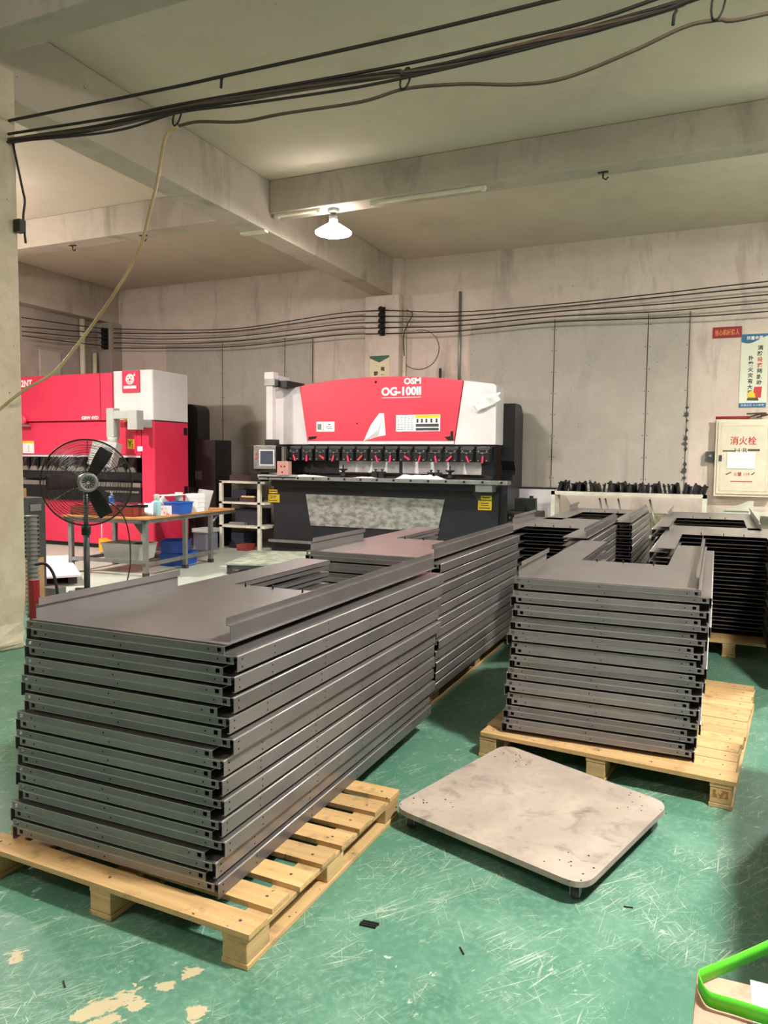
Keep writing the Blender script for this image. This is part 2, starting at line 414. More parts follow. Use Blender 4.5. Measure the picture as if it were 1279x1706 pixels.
beam('ceiling_beam', -10.87, -5.27, 7.70, 7.98, 4.38)
beam('ceiling_beam', -4.93, 7.6, 3.76, 4.02, 4.38)
beam('ceiling_beam', -10.87, -5.35, 3.76, 4.02, 4.38)
struct(MB().box(-5.41, -4.80, YW-.22, YW, 0, 4.175).build('wall_pilaster', WALL, bevel=.015))
struct(MB().box(-4.94, -4.80, YW-.2, YW, 4.175, ZC).build('wall_pilaster', WALL, bevel=.01))
struct(MB().box(-11.15, -10.80, YW-.3, YW, 0, 4.10).build('wall_pilaster', DARKWALL, bevel=.015))
# near concrete column: chipped foot
col = MB()
def colface(u, v):
    pass
random.seed(5)
rings = []
zs = [0, .05, .12, .2, .3, .42, .6, 1.2, 2, 3, 4.38]
pts0 = [(-5.42, 3.70), (-4.935, 3.70), (-4.935, 3.85), (-4.935, 4.0), (-4.935, 4.21), (-5.2, 4.21), (-5.42, 4.21)]
vs = []; n = len(pts0)
for i, z in enumerate(zs):
    for x, y in pts0:
        k = 0 if z > .5 else (.5-z)/.5
        j = .05*k
        vs.append((x + random.uniform(-j, j*.3), y + random.uniform(-j, j*.3), z))
fs = []
for i in range(len(zs)-1):
    for k in range(n): fs.append((i*n+k, i*n+(k+1) % n, (i+1)*n+(k+1) % n, (i+1)*n+k))
fs.append(tuple(range(n-1, -1, -1))); fs.append(tuple((len(zs)-1)*n+k for k in range(n)))
col.add(vs, fs)
struct(col.build('concrete_column', CONC, bevel=.012))
# thin conduit strip under the main beam
def batten(x0, x1, y, z, label, M=None):
    t = thing('light_batten', label, 'light fitting', ((x0+x1)/2, y, z), 'empty pale light battens under the beams')
    MB().box(x0, x1, y-.03, y+.03, z-.03, z).build('housing', CREAM, t, bevel=.006)
    for x in (x0+.03, x1-.03): MB().box(x-.02, x+.02, y-.028, y+.028, z-.05, z-.03).build('lamp_holder', CREAM, t)
    return t
batten(-3.67, -2.33, 7.82, 4.38, 'long pale empty light batten right of the glowing lamp')
batten(-4.90, -4.28, 7.80, 4.38, 'short pale batten left of the glowing lamp under the cross beam')
t = thing('light_batten', 'short white strip screwed across the underside of the long beam', 'light fitting', (-5.11, 7.67, 4.175), 'empty pale light battens under the beams')
MB().box(-5.28, -4.94, 7.63, 7.71, 4.15, 4.175).build('housing', CREAM, t)

# ------------------------------------------------------------------ lamps
for (lx, ly, lz), lab, s in LAMPS:
    top = 4.38 if abs(ly-7.87) < .1 else ZC
    t = thing('high_bay_lamp', lab, 'lamp', (lx, ly, top), 'high bay lamps')
    MB().lathe([(.07, 0), (.07, -.03), (.045, -.05)], (lx, ly, top), 16).build('ceiling_mount', GSTEEL, t)
    MB().lathe([(.03, top-.04), (.03, lz+.2), (.05, lz+.2), (.05, lz+.14), (.035, lz+.14), (.035, lz+.1)], (lx, ly, 0), 14).build('stem', GSTEEL, t)
    MB().lathe([(.055, .12), (.09, .10), (.175, .045), (.212, .02), (.212, .004), (.205, .004)], (lx, ly, lz), 32, caps=False).build('lamp_shade', SHADE[s], t)
    MB().lathe([(.001, -.035), (.08, -.03), (.145, -.016), (.202, .004), (.001, .006)], (lx, ly, lz), 32, caps=False).build('lens', LENS[s], t)

# ------------------------------------------------------------------ cables
def cable(name, pts, r, mat, label, cat='cable', group=None, n=7):
    o = MB().tube(curve_pts(pts, 6), r, n).build(name, mat)
    tag(o, label, cat, group); return o
G1 = 'overhead cables from the column'
cable('overhead_cable', [(-4.93, 4.15, 3.997), (-4.301, 4.15, 3.979), (-3.343, 4.15, 3.954), (-2.998, 4.15, 3.95), (-1.866, 4.15, 3.934), (-0.892, 4.15, 3.939), (0.126, 4.15, 3.958), (3, 4.15, 4.1)], .011, CABLE, 'topmost single black overhead cable strung from the column', group=G1)
cable('overhead_cable', [(-4.93, 4.14, 3.897), (-3.86, 4.14, 3.842), (-3.295, 4.15, 3.835), (-1.864, 4.14, 3.775), (-1.082, 4.15, 3.78), (-0.64, 4.15, 3.792), (0.13, 4.15, 3.87), (3, 4.15, 4.05)], .010, CABLE, 'second black overhead cable running just above the thick bundle', group=G1)
main = [(-4.93, 4.15, 3.852), (-4.135, 4.15, 3.807), (-3.345, 4.15, 3.805), (-2.869, 4.15, 3.79), (-1.864, 4.15, 3.741), (-1.727, 4.15, 3.722), (-1.422, 4.15, 3.722), (-0.95, 4.15, 3.737), (-0.639, 4.15, 3.747), (-0.277, 4.15, 3.776), (0.132, 4.15, 3.82), (3, 4.15, 4.0)]
bt = thing('cable_bundle', 'thick taped bundle of dark cables strung below the single overhead cables', 'cable bundle', (-1.7, 4.15, 3.7), G1)
cp = curve_pts(main, 6)
for k in range(5):
    pth = []
    for i, p in enumerate(cp):
        a = i*.22 + k*2*PI/5; rr = .013
        pth.append(p + Vector((0, rr*math.cos(a), rr*math.sin(a))))
    MB().tube(pth, .0095, 6).build('cable_strand', CABLE if k % 2 else BROWNCABLE, bt)
cable('overhead_cable', [(-4.93, 4.13, 3.835), (-3.915, 4.13, 3.747), (-3.345, 4.13, 3.774), (-2.869, 4.13, 3.741), (-2.179, 4.13, 3.700), (-1.787, 4.13, 3.69), (-1.351, 4.13, 3.695), (-0.823, 4.13, 3.715), (-0.347, 4.13, 3.75), (0.133, 4.13, 3.798), (3, 4.13, 3.95)], .0085, CABLE, 'thin black overhead cable sagging just under the thick bundle', group=G1)
dr = [(3, 4.15, 3.9), (1.4, 4.15, 3.72), (0.139, 4.15, 3.643), (-0.081, 4.15, 3.661), (-0.231, 4.15, 3.66), (-0.486, 4.15, 3.591), (-0.818, 4.15, 3.526), (-1.076, 4.15, 3.541), (-1.385, 4.15, 3.601), (-1.73, 4.15, 3.639), (-2.018, 4.15, 3.616), (-2.557, 4.15, 3.64), (-2.87, 4.15, 3.645), (-3.199, 4.15, 3.7), (-3.36, 4.15, 3.70)]
dr2 = [(-3.36, 4.15, 3.70), (-3.453, 4.128, 3.629), (-3.504, 4.106, 3.355), (-3.549, 4.083, 3.158), (-3.636, 4.061, 2.885), (-3.832, 4.039, 2.616), (-4.089, 4.017, 2.343), (-4.357, 3.994, 2.101), (-4.633, 3.972, 1.979), (-4.92, 3.95, 1.81)]
dt = thing('drooping_cable', 'cream and brown cable looping under the bundle and drooping to the column', 'cable', (-3.36, 4.15, 3.7))
MB().tube(curve_pts(dr, 6), .010, 7).build('brown_length', BROWNCABLE, dt, 'dusty brown length tied under the bundle')
MB().tube(curve_pts(dr2, 6), .011, 7).build('cream_length', YCABLE, dt, 'cream length hanging down to the column')
cable('hanging_flex', [(-4.91, 4.16, 3.84), (-4.90, 4.23, 3.52), (-4.88, 4.23, 3.43), (-4.9, 4.23, 3.30), (-4.88, 4.23, 3.12)], .009, CABLE, 'short black flex hanging loose beside the top of the column')
bx = MB().rbox(-4.93, -4.86, 4.16, 4.225, 3.19, 3.28, .01).build('socket_box', BLACK); tag(bx, 'small black socket box on the column edge beside the hanging flex', 'socket')
TG = 'black ties holding the overhead cables'
for x, z0, z1, lab in ((-3.37, 3.70, 3.83, 'black loop tie where the cream cable starts to droop'), (-1.73, 3.63, 3.76, 'black loop tie on the bundle near the middle of its span'), (-0.08, 3.655, 3.84, 'black loop tie nearest the right end of the overhead bundle')):
    pts = [(x+.03*math.cos(a)+.01*math.sin(a), 4.15+.012*math.sin(a), (z0+z1)/2+(z1-z0)/2*math.sin(a)) for a in [2*PI*k/14 for k in range(14)]]
    o = MB().tube(pts, .006, 5, closed=True).build('cable_tie', RUBBER); tag(o, lab, 'cable tie', TG)
for x, z, lab in ((-3.0, 3.93, 'short tape tail hanging from the topmost overhead cable'), (-.27, 3.73, 'short tape tail hanging from the right end of the bundle')):
    o = MB().tube([(x, 4.15, z+.02), (x-.012, 4.15, z), (x-.016, 4.15, z-.05)], .009, 5).build('tape_tail', RUBBER); tag(o, lab, 'tape')

# cables along the back wall, on insulators
WR = [[(-5.056, 3.928), (-3.823, 3.814), (-2.346, 3.817), (-0.821, 3.863), (0.521, 3.914), (4, 4.0)], [(-5.055, 3.832), (-3.822, 3.749), (-2.344, 3.773), (-0.82, 3.813), (0.524, 3.843), (4, 3.9)],
      [(-5.054, 3.735), (-3.82, 3.675), (-2.343, 3.712), (-0.816, 3.714), (0.528, 3.741), (4, 3.8)], [(-5.053, 3.649), (-3.819, 3.601), (-2.341, 3.641), (-0.813, 3.614), (0.532, 3.639), (4, 3.7)],
      [(-5.052, 3.552), (-3.818, 3.518), (-2.339, 3.562), (-0.81, 3.523), (0.537, 3.52), (4, 3.6)]]
WL = [[(-5.056, 3.928), (-5.937, 3.931), (-7.862, 3.809), (-9.47, 3.874), (-10.78, 3.975)], [(-5.055, 3.832), (-5.937, 3.861), (-7.863, 3.767), (-9.471, 3.808), (-10.782, 3.895)],
      [(-5.054, 3.735), (-5.936, 3.752), (-7.863, 3.672), (-9.472, 3.708), (-10.784, 3.803)], [(-5.053, 3.649), (-5.936, 3.663), (-7.863, 3.588), (-9.473, 3.619), (-10.785, 3.711)],
      [(-5.052, 3.552), (-5.935, 3.573), (-7.864, 3.493), (-9.474, 3.542), (-10.787, 3.608)]]
LWc = [[(9.3, 3.843), (10.333, 3.897), (11.26, 3.96)], [(9.3, 3.691), (10.33, 3.784), (11.26, 3.891)], [(9.3, 3.61), (10.328, 3.691), (11.26, 3.787)], [(9.3, 3.539), (10.325, 3.583), (11.26, 3.636)]]
names5 = ['topmost', 'second from the top', 'middle', 'second from the bottom', 'lowest']
for i in range(5):
    cable('wall_cable', [(x, 11.34, z) for x, z in WR[i]], .009, CABLE, '%s black cable along the back wall right of the pilaster' % names5[i], group='wall cables')
    cable('wall_cable', [(x, 11.34, z) for x, z in WL[i]], .009, CABLE, '%s black cable along the back wall left of the pilaster' % names5[i], group='wall cables')
for i in range(4):
    cable('wall_cable', [(-10.86, y, z) for y, z in LWc[i]], .009, CABLE, '%s black cable on the side wall behind the left machine' % ['topmost', 'second', 'third', 'lowest'][i], group='wall cables')
def insul(x, y, z0, z1, label, ax='y'):
    t = thing('insulator_bracket', label, 'insulator', (x, y, z0), 'insulator brackets on the back wall')
    MB().box(x-.04, x+.04, y+.05, y+.08, z0, z1).build('backing_strip', BLACK, t)
    for k in range(5):
        z = z0 + (z1-z0)*(k+.5)/5
        MB().lathe([(.02, .06), (.045, .03), (.03, .0), (.045, -.03), (.02, -.05)], (x, y, z), 10, axis='y').build('insulator', DARKHOLE, t)
insul(-5.08, 11.28, 3.52, 3.98, 'black cable insulator strip on the wall pilaster')
insul(-10.9, 11.2, 3.58, 3.98, 'black cable insulator strip in the far left corner')
# conduits
def pipe(x, y, z0, z1, r, mat, label, cat='pipe'):
    o = MB().tube([(x, y, z0), (x, y, (z0+z1)/2), (x, y, z1)], r, 10).build('wall_conduit', mat); tag(o, label, cat, 'vertical wall conduits')
pipe(-4.77, 11.53, 0, 4.0, .03, CREAM, 'cream vertical conduit right beside the wall pilaster')
pipe(-3.83, 11.55, 2.2, 4.17, .022, GSTEEL, 'thin grey vertical conduit rising behind the red press brake top')
pipe(-4.15, 11.55, 2.2, 2.98, .02, DGREY, 'short dark pipe end sticking up behind the red press brake')
pipe(-11.09, 10.85, 0, 4.1, .05, CREAM, 'thick cream pipe on the side wall in the far left corner')
pipe(-11.09, 11.15, 0, 3.5, .04, CREAM, 'thinner cream pipe beside the thick one in the far left corner')
# boards over the windows
def board(x0, x1, z0, z1, lab):
    t = thing('wall_board', lab, 'wall board', ((x0+x1)/2, YW, z0), 'grey boards covering the back wall windows')
    MB().box(x0+.004, x1-.004, YW-.03, YW, z0, z1).build('sheet', BOARD, t)
    MB().box(x1-.006, x1+.006, YW-.034, YW-.028, z0, z1).build('joint_strip', BROWNCABLE, t)
    f = MB()
    for z in [z0+.15+k*(z1-z0-.3)/7 for k in range(8)]:
        for x in (x0+.03, x1-.03): f.disc((x, YW-.031, z), .008, 'y', 6)
    f.build('screw_row', DGREY, t)
board(-3.65, -2.325, 1.1, 3.64, 'left grey board of the three right of the red press brake')
board(-2.325, -.985, 1.1, 3.635, 'wide middle grey board of the three right of the red press brake')
board(-.985, -.43, 1.1, 3.63, 'narrow right grey board with a ragged edge beside the signs')
board(-9.69, -8.39, .3, 3.635, 'leftmost grey board on the back wall above the left machine')
board(-8.39, -7.06, .3, 3.625, 'middle grey board on the back wall between the two machines')
board(-7.06, -6.5, .3, 3.61, 'narrow grey board on the back wall left of the press brake post')
# ragged foam on the board edge
random.seed(3)
rg = MB()
for k in range(16):
    z = 1.3+k*.065+random.uniform(-.03, .03); s = random.uniform(.02, .05)
    if k in (4, 5, 11): continue
    rg.add([(-.43, YW-.03, z-s), (-.43+random.uniform(-.06, .02), YW-.05, z), (-.43, YW-.03, z+s), (-.40, YW-.02, z)], [(0, 1, 2), (0, 2, 3), (0, 3, 1), (1, 3, 2)])
tag(rg.build('torn_sealant', DGREY), 'dark torn sealant flaking along the right edge of the board', 'sealant')
o = MB().box(-11.15, -11.12, 9.9, 10.35, 2.0, 3.4).build('side_wall_board', BOARD); tag(o, 'grey board on the side wall behind the left machine', 'wall board')
o = MB().box(-10.2, -9.55, YW-.012, YW, 2.4, 3.62).build('wall_sheet', WALL); tag(o, 'pale sheet screwed to the wall above the left machine', 'wall board')

# ------------------------------------------------------------------ signs and hydrant box
def hx(px): return -.0394+(px-1193)*.0074
def hz(py): return 2.096-(py-699.5)*.00831
RSIGN = pm('sign_dark_red', (150, 30, 34), (140, 26, 30), 4, .5)
GOLD = pm('sign_gold_letters', (226, 140, 70), (216, 130, 62), 4, .5)
t = thing('warning_sign', 'small dark red warning sign with gold characters on the wall', 'sign', (.05, YW, 3.22))
MB().box(-.13, .237, YW-.012, YW, 3.235, 3.385).build('plate', RSIGN, t)
text('当心机械伤人', .07, GOLD, t, (.053, YW-.013, 3.31), w=.31, h=.085, bold=.002)
TEAL = pm('poster_teal', (36, 108, 150), (30, 96, 136), 4, .5)
POSTER = pm('poster_pale_green', (222, 226, 204), (212, 218, 196), 2, .5)
t = thing('safety_poster', 'tall pale fire safety poster with a blue header above the hydrant cabinet', 'poster', (.405, YW, 2.26))
MB().box(.235, .575, YW-.012, YW, 2.27, 3.27).build('sheet', POSTER, t)
wave = [(.237+.336*k/12, 3.165-.025*math.sin(k/12*5.2)+.05*(k/12)**2) for k in range(13)]
MB().prism(wave + [(.573, 3.268), (.237, 3.268)], YW-.014, YW-.011, 'y').build('header_band', TEAL, t)
MB().box(.237, .573, YW-.014, YW-.011, 2.272, 2.33).build('footer_band', TEAL, t)
text('超量金属', .06, WINK, t, (.40, YW-.015, 3.215), w=.2, h=.05, bold=.001)
text('扑救火灾 人人有责', .03, WINK, t, (.405, YW-.015, 2.301), w=.28, h=.026)
for k, ch in enumerate('消防设施别乱动'):
    text(ch, .07, REDINK if ch in '设施' else INK, t, (.475, YW-.013, 3.08-k*.079), h=.066, bold=.002)
for k, ch in enumerate('扑救火灾有大用'):
    text(ch, .07, INK, t, (.365, YW-.013, 2.945-k*.079), h=.066, bold=.002)
MB().prism([(.40, 2.40), (.505, 2.40), (.515, 2.55), (.42, 2.55)], YW-.0135, YW-.011, 'y').build('red_panel_picture', REDINK, t)
MB().prism([(.335, 2.40), (.44, 2.40), (.43, 2.46), (.385, 2.50), (.34, 2.46)], YW-.0145, YW-.011, 'y').build('yellow_shape_picture', YELLOW, t)
MB().prism([(.33, 2.365), (.48, 2.36), (.47, 2.40), (.345, 2.405)], YW-.0145, YW-.011, 'y').build('dark_shape_picture', DGREY, t)
YP = YW-.22
GREENP = pm('poster_dark_green', (34, 96, 64), (28, 84, 56), 4, .5)
t = thing('safety_poster', 'pale poster with a dark green pointed header on the wall pilaster', 'poster', (-5.2, YP, 2.3))
x0, x1 = -5.31, -4.96
MB().box(x0, x1, YP-.012, YP, 2.3, 3.20).build('sheet', pm('poster_cream', (222, 214, 178), (212, 204, 168), 3, .5), t)
MB().prism([(x0, 3.165), ((x0+x1)/2, 3.09), (x1, 3.17), (x1, 3.20), (x0, 3.20)], YP-.014, YP-.011, 'y').build('pointed_header', GREENP, t)
text('有', .07, INK, t, (-5.075, YP-.013, 2.985), h=.075, bold=.003)
text('一', .07, INK, t, (-5.075, YP-.013, 2.89), w=.07)
text('就', .07, INK, t, (-5.195, YP-.013, 2.915), h=.075, bold=.003)
text('会', .07, INK, t, (-5.195, YP-.013, 2.82), h=.075, bold=.003)
# hydrant cabinet
YB = 11.40
t = thing('hydrant_cabinet', 'cream fire hydrant cabinet on the wall with red characters', 'cabinet', (.31, YW, 1.04))
MB().box(-.04, .68, YB+.02, YW-.022, 1.04, 2.10).build('body', CREAM, t, bevel=.006)
d = MB().box(-.01, .65, YB, YB+.02, 1.075, 2.065).build('door', CREAM, t, bevel=.004)
fr = MB()
for a in ((.03, .61, 1.12, 1.13), (.03, .61, 2.01, 2.02)): fr.box(a[0], a[1], YB-.006, YB, a[2], a[3])
for a in ((.03, .04), (.60, .61)): fr.box(a[0], a[1], YB-.006, YB, 1.12, 2.02)
fr.build('door_rim', CREAM, d)
MB().box(hx(1200), hx(1205), YB-.012, YB, hz(768), hz(758)).build('latch', DGREY, d)
text('消火栓', .1, REDINK, d, (hx(1240), YB-.004, hz(734)), w=hx(1262)-hx(1218), h=.115, bold=.001)
text('H·R', .08, BROWNCABLE, d, (hx(1237), YB-.004, hz(750)), w=.16, h=.06)
s = MB(); s.box(hx(1206), hx(1226), YB-.005, YB, hz(752), hz(750)); s.box(hx(1248), hx(1268), YB-.005, YB, hz(751), hz(748)); s.build('scrape_mark', BROWNCABLE, d)
text('火警 119', .06, REDINK, d, (hx(1239), YB-.004, hz(789)), w=.20, h=.055)
s = MB()
for a, b in ((1213, 1222), (1256, 1261)): s.tube([(hx(a), YB-.002, hz(790)), (hx(b), YB-.002, hz(786))], .006, 5)
s.build('arrow_mark', BROWNCABLE, d)
MB().box(hx(1221), hx(1258), YB-.003, YB, hz(802), hz(800.5)).build('red_line', REDINK, d)
o = MB().box(hx(1214), hx(1261), YB-.011, YB-.007, hz(780), hz(753)).build('paper_notice', PAPER); tag(o, 'blank white paper taped on the hydrant cabinet door', 'paper')
o = MB().box(-.16, -.045, 11.48, YW, hz(767)-.01, hz(752)).build('alarm_button', DGREY); tag(o, 'small dark alarm box on the wall left of the hydrant cabinet', 'alarm box')
MB().disc((-.10, 11.479, hz(760)), .025, 'y', 12).build('button', GSTEEL, o)
o = MB().tube([(-.05, 11.44, 2.125), (.2, 11.44, 2.125), (.38, 11.44, 2.125)], .02, 8).build('red_rod', RSIGN); tag(o, 'thin red rod lying on top of the hydrant cabinet', 'rod')
random.seed(9)
cp_ = [(.30+random.uniform(0, .35), 11.46+random.uniform(-.03, .05), 2.115+random.uniform(0, .09)) for k in range(9)]
o = MB().tube(curve_pts(cp_, 5), .012, 6).build('cable_coil', BROWNCABLE); tag(o, 'messy brown coil of wire on top of the hydrant cabinet', 'wire')

# small fixings on the beams, loose wires on the wall
for x, y, l in ((-8.16, 7.84, 'small black hook under the left cross beam nearest the column'), (-6.93, 7.84, 'small black hook under the left cross beam near the drooping cable'), (-1.15, 7.90, 'small black hook under the right cross beam')):
    o = MB().box(x-.05, x+.05, y-.02, y+.02, 4.37, 4.38).tube([(x, y, 4.375), (x, y, 4.32), (x+.03, y, 4.30), (x+.05, y, 4.325)], .008, 5).build('ceiling_hook', BLACK); tag(o, l, 'hook', 'black hooks under the cross beams')
o = MB().tube([(-4.52+.34*math.cos(a_), YW-.01, 3.30+.32*math.sin(a_)) for a_ in [-2.6+k*.19 for k in range(24)]], .005, 5).build('wire_loop', BROWNCABLE); tag(o, 'thin loop of wire hanging on the wall right of the pilaster', 'wire')
o = MB().tube(curve_pts([(-4.70, 11.45, 3.93), (-4.60, 11.45, 3.86), (-4.68, 11.45, 3.70), (-4.75, 11.45, 3.52), (-4.76, 11.5, 3.2)], 5), .008, 5).build('loose_wire', CABLE); tag(o, 'loose black wire dropping beside the pilaster conduit', 'wire')

# ------------------------------------------------------------------ pallets
def pallet(label, x0, y0, wx, wy, h, nboards, bw, rz=0, stamp=False, group='wooden pallets', longfirst=False):
    """deck boards run along x, stringers and runners along y; origin at the near left corner"""
    t = thing('wooden_pallet', label, 'pallet', (x0, y0, 0), group, rz)
    OFF[t.name] = (0, 0, 0)
    bt_ = h*.155; random.seed(int((x0+20)*100))
    gap = (wy-nboards*bw)/(nboards-1)
    for k in range(nboards):
        y = k*(bw+gap); dx = random.uniform(-.012, .012); j = random.uniform(-.006, .006)
        z0, z1 = h-bt_, h
        b = MB().add([(dx, y, z0), (wx+dx, y+j, z0), (wx+dx, y+bw+j, z0), (dx, y+bw, z0), (dx, y, z1), (wx+dx, y+j, z1), (wx+dx, y+bw+j, z1), (dx, y+bw, z1)],
                     [(3, 2, 1, 0), (4, 5, 6, 7), (0, 1, 5, 4), (1, 2, 6, 5), (2, 3, 7, 6), (3, 0, 4, 7)])
        for xx in (.06, wx/2, wx-.06): b.disc((xx, y+bw*.5, z1), .006, 'z', 6, 1)
        b.build('deck_board', [PINE, DGREY], t, bevel=.004)
    sw = .1
    for x in (.0, (wx-sw)/2, wx-sw):
        MB().box(x+.004, x+sw-.004, .003, wy-.003, h-2*bt_, h-bt_).build('stringer_board', PINEY, t, bevel=.003)
        MB().box(x+.002, x+sw-.002, .003, wy-.003, 0, bt_).build('bottom_runner', PINEY, t, bevel=.003)
        for y in (.004, (wy-.12)/2, wy-.124):
            b = MB().box(x+.006, x+sw-.006, y, y+.12, bt_, h-2*bt_).build('block', PINE if random.random() < .5 else PINEY, t, bevel=.004)
    if stamp:
        MB().box(wx-.085, wx-.02, .0032, .0037, h*.36, h*.62).build('burned_stamp', pm('burnt_mark', (150, 104, 58), (196, 158, 98), 60, .8, lo=.48, hi=.52), t)
    return t
pallet('pale slatted pallet with wide gaps under the nearest left tray stack', -2.37, 1.79, 1.17, 1.08, .115, 8, .095, math.radians(-1.5))
pallet('pallet hidden under the far end of the nearest left tray stack', -2.46, 2.93, .93, .92, .115, 7, .09)
pallet('close boarded yellow pine pallet under the right hand tray stack', -1.06, 3.60, 1.18, 1.60, .13, 13, .118, math.radians(-5.5), stamp=True)
pallet('pallet under the second tray stack behind the nearest one', -2.56, 4.25, 1.02, 1.9, .13, 12, .11)
pallet('pallet under the far middle tray stack', -1.82, 5.85, 1.0, 1.8, .13, 11, .11)
pallet('pallet under the farthest middle tray stack by the wall', -1.66, 7.85, 1.0, 1.6, .13, 11, .11)
pallet('pallet under the dark right rear stack', -.42, 6.3, 1.1, 1.1, .13, 11, .11)
pallet('pallet under the farthest right tray stack', -.55, 7.5, 1.0, 1.9, .13, 11, .11)

# ------------------------------------------------------------------ trays
RH = .026; TT = .002
def u_plate(hw, L, base, arm, studs=False, lip=True):
    pts = [(-hw, 0), (hw, 0), (hw, L), (hw-arm, L), (hw-arm, base), (-hw+arm, base), (-hw+arm, L), (-hw, L)]
    m = MB()
    n = len(pts); vs = [(x, y, 0) for x, y in pts]+[(x, y, -TT) for x, y in pts]
    fs = [(0, 1, 4, 5), (1, 2, 3, 4), (5, 6, 7, 0)]
    fs += [tuple(n+i for i in reversed(f)) for f in fs] + [(i, n+i, n+(i+1) % n, (i+1) % n) for i in range(n)]
    m.add(vs, fs)
    # folded-down edge round the cut-out
    if lip: m.box(-hw+arm-.0, hw-arm, base, base+TT, -.022, 0); m.box(-hw+arm-TT, -hw+arm, base, L, -.022, 0); m.box(hw-arm, hw-arm+TT, base, L, -.022, 0)
    if studs:
        for x, y in ((-hw+.28, base-.03), (0, base-.03), (hw-.26, base-.05)): m.tube([(x, y, 0), (x, y, .018)], .004, 6, 1)
    return m
def rail(xl, xr):
    m = MB(); xs = [xl, xl+.012, xl+.028, xr-.028, xr-.012, xr]; zs = [0, -.006, -.020, -RH]
    for i in range(5):
        for j in range(3):
            if j == 1 and i in (1, 3): continue
            m.box(xs[i], xs[i+1], 0, TT, zs[j+1], zs[j])
    m.box(xl, xr, 0, .022, -RH, -RH+TT); m.box(xl, xr, 0, .022, -TT, 0)
    m.box(xl, xr, -.0007, 0, -.0016, 0, 2); m.box(xl, xr, -.0007, 0, -RH, -RH+.0012, 2)  # highlight lines painted along the rail edges
    for x in (xl+.07, (xl+xr)/2-.02, xr-.06): m.disc((x, -.0004, -.014), .0032, 'y', 6, 1, .0004)
    return m
def down_flange(hw, L, h, side):
    m = MB(); x0, x1 = sorted((side*(hw-TT), side*hw))
    m.box(x0, x1, .004, L, -h, -.002)
    a, b = sorted((side*(hw-TT), side*(hw-.010)))
    m.box(a, b, .004, L, -h, -h+TT)
    # rolled top edge, its highlight painted in as lighter steel
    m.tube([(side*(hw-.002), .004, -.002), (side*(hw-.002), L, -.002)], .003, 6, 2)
    for y in (.03, .22, .60, 1.0, 1.4, L-.05):
        for z in (-.014, -h+.012): m.disc((side*(hw+.0004), y, z), .0032, 'x', 6, 1, .0004)
    return m
def up_flange(hw, L0, L1, h, side, full=True):
    m = MB(); x = hw-.012
    def bx(xa, xb, z0, z1):
        a, b = sorted((side*xa, side*xb)); m.box(a, b, L0, L1, z0, z1)
    if full:
        bx(x-TT, x, 0, h*.66); bx(x-.016, x, h*.66, h*.66+TT); bx(x-.016, x-.016+TT, h*.66, h)
    else: bx(x-TT, x, 0, h)
    return m
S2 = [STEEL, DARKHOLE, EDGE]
HWA, HWB = .425, .452
def protos(L, base, arm, lip=True, mir=1):
    P = {}
    P['pa'] = u_plate(HWA, L, base, arm, False, lip).mesh('plate', S2); P['pt'] = u_plate(HWA, L, base, arm, True, lip).mesh('plate', S2)
    P['pb'] = u_plate(HWB, L, base, arm, False, lip).mesh('plate', S2)
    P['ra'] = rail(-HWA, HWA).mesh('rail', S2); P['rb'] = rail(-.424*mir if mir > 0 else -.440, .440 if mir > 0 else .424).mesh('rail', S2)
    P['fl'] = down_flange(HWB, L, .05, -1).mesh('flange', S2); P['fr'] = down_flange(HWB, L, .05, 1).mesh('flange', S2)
    P['ul'] = up_flange(HWA, .03, base*.82, .034, -mir, False).mesh('flange', S2); P['ur'] = up_flange(HWA, .05, L, .034, mir, False).mesh('flange', S2)
    P['tl'] = up_flange(HWA, .03, base*.82, .078, -mir).mesh('flange', S2); P['tr'] = up_flange(HWA, .05, L, .078, mir).mesh('flange', S2)
    return P
def tray(kind, P, label, group):
    t = thing('sheet_metal_tray', label, 'tray', (0, 0, 0), group)
    def part(n, me, z=0):
        o = bpy.data.objects.new(n, me); C.objects.link(o); o.parent = t; return o
    k = {'A': ('pa', 'ra', 'ul', 'ur'), 'T': ('pt', 'ra', 'tl', 'tr'), 'B': ('pb', 'rb', 'fl', 'fr')}[kind]
    part('plate', P[k[0]]); part('front_rail', P[k[1]]); part('side_flange', P[k[2]]); part('side_flange', P[k[3]])
    return t
def stack(where, x, y, z0, pairs, pitch, P, seed, rz=0, lean=(0, 0), jit=.012, group=None, odd=False):
    random.seed(seed); rnd = random
    ztop = z0 + (pairs-1)*pitch + .0775 + .001
    protoA = protoB = None; n = 0; total = pairs*2
    for p in range(pairs):
        for kind in ('A', 'B'):
            n += 1
            kk = 'T' if n == 1 else kind
            lab = ('lowest grey steel tray of %s' if n == total else 'topmost flanged grey steel tray of %s' if n == 1 else ORD[n-1]+' grey steel tray from the top of %s') % where
            src = {'A': protoA, 'B': protoB, 'T': None}[kk]
            if src is None:
                o = tray(kk, P, lab, group)
                if kk == 'A': protoA = o
                if kk == 'B': protoB = o
            else:
                o = copy_tree(src); o['label'] = lab
            f = p/(pairs-1)
            jx = rnd.uniform(-jit, jit) if kind == 'A' else jx + rnd.uniform(-.003, .003)
            jy = rnd.uniform(-jit*.6, jit*.6) if kind == 'A' else jy + rnd.uniform(-.002, .002)
            shift = 0 if kind == 'B' else (-.017 if abs(rz) < 1 else -.017)
            zz = ztop - p*pitch - (.0275 if kind == 'B' else 0)
            ox, oy = jx + shift + lean[0]*f, jy + lean[1]*f
            c, s = math.cos(rz), math.sin(rz)
            o.location = (x+ox*c-oy*s, y+ox*s+oy*c, zz); o.rotation_euler = (0, 0, rz)
    return ztop
PL = protos(1.92, .98, .20)
PR = protos(1.97, .84, .19)
P4 = protos(1.97, 1.15, .19, False, -1)
P5 = protos(2.02, .72, .19, False, -1)
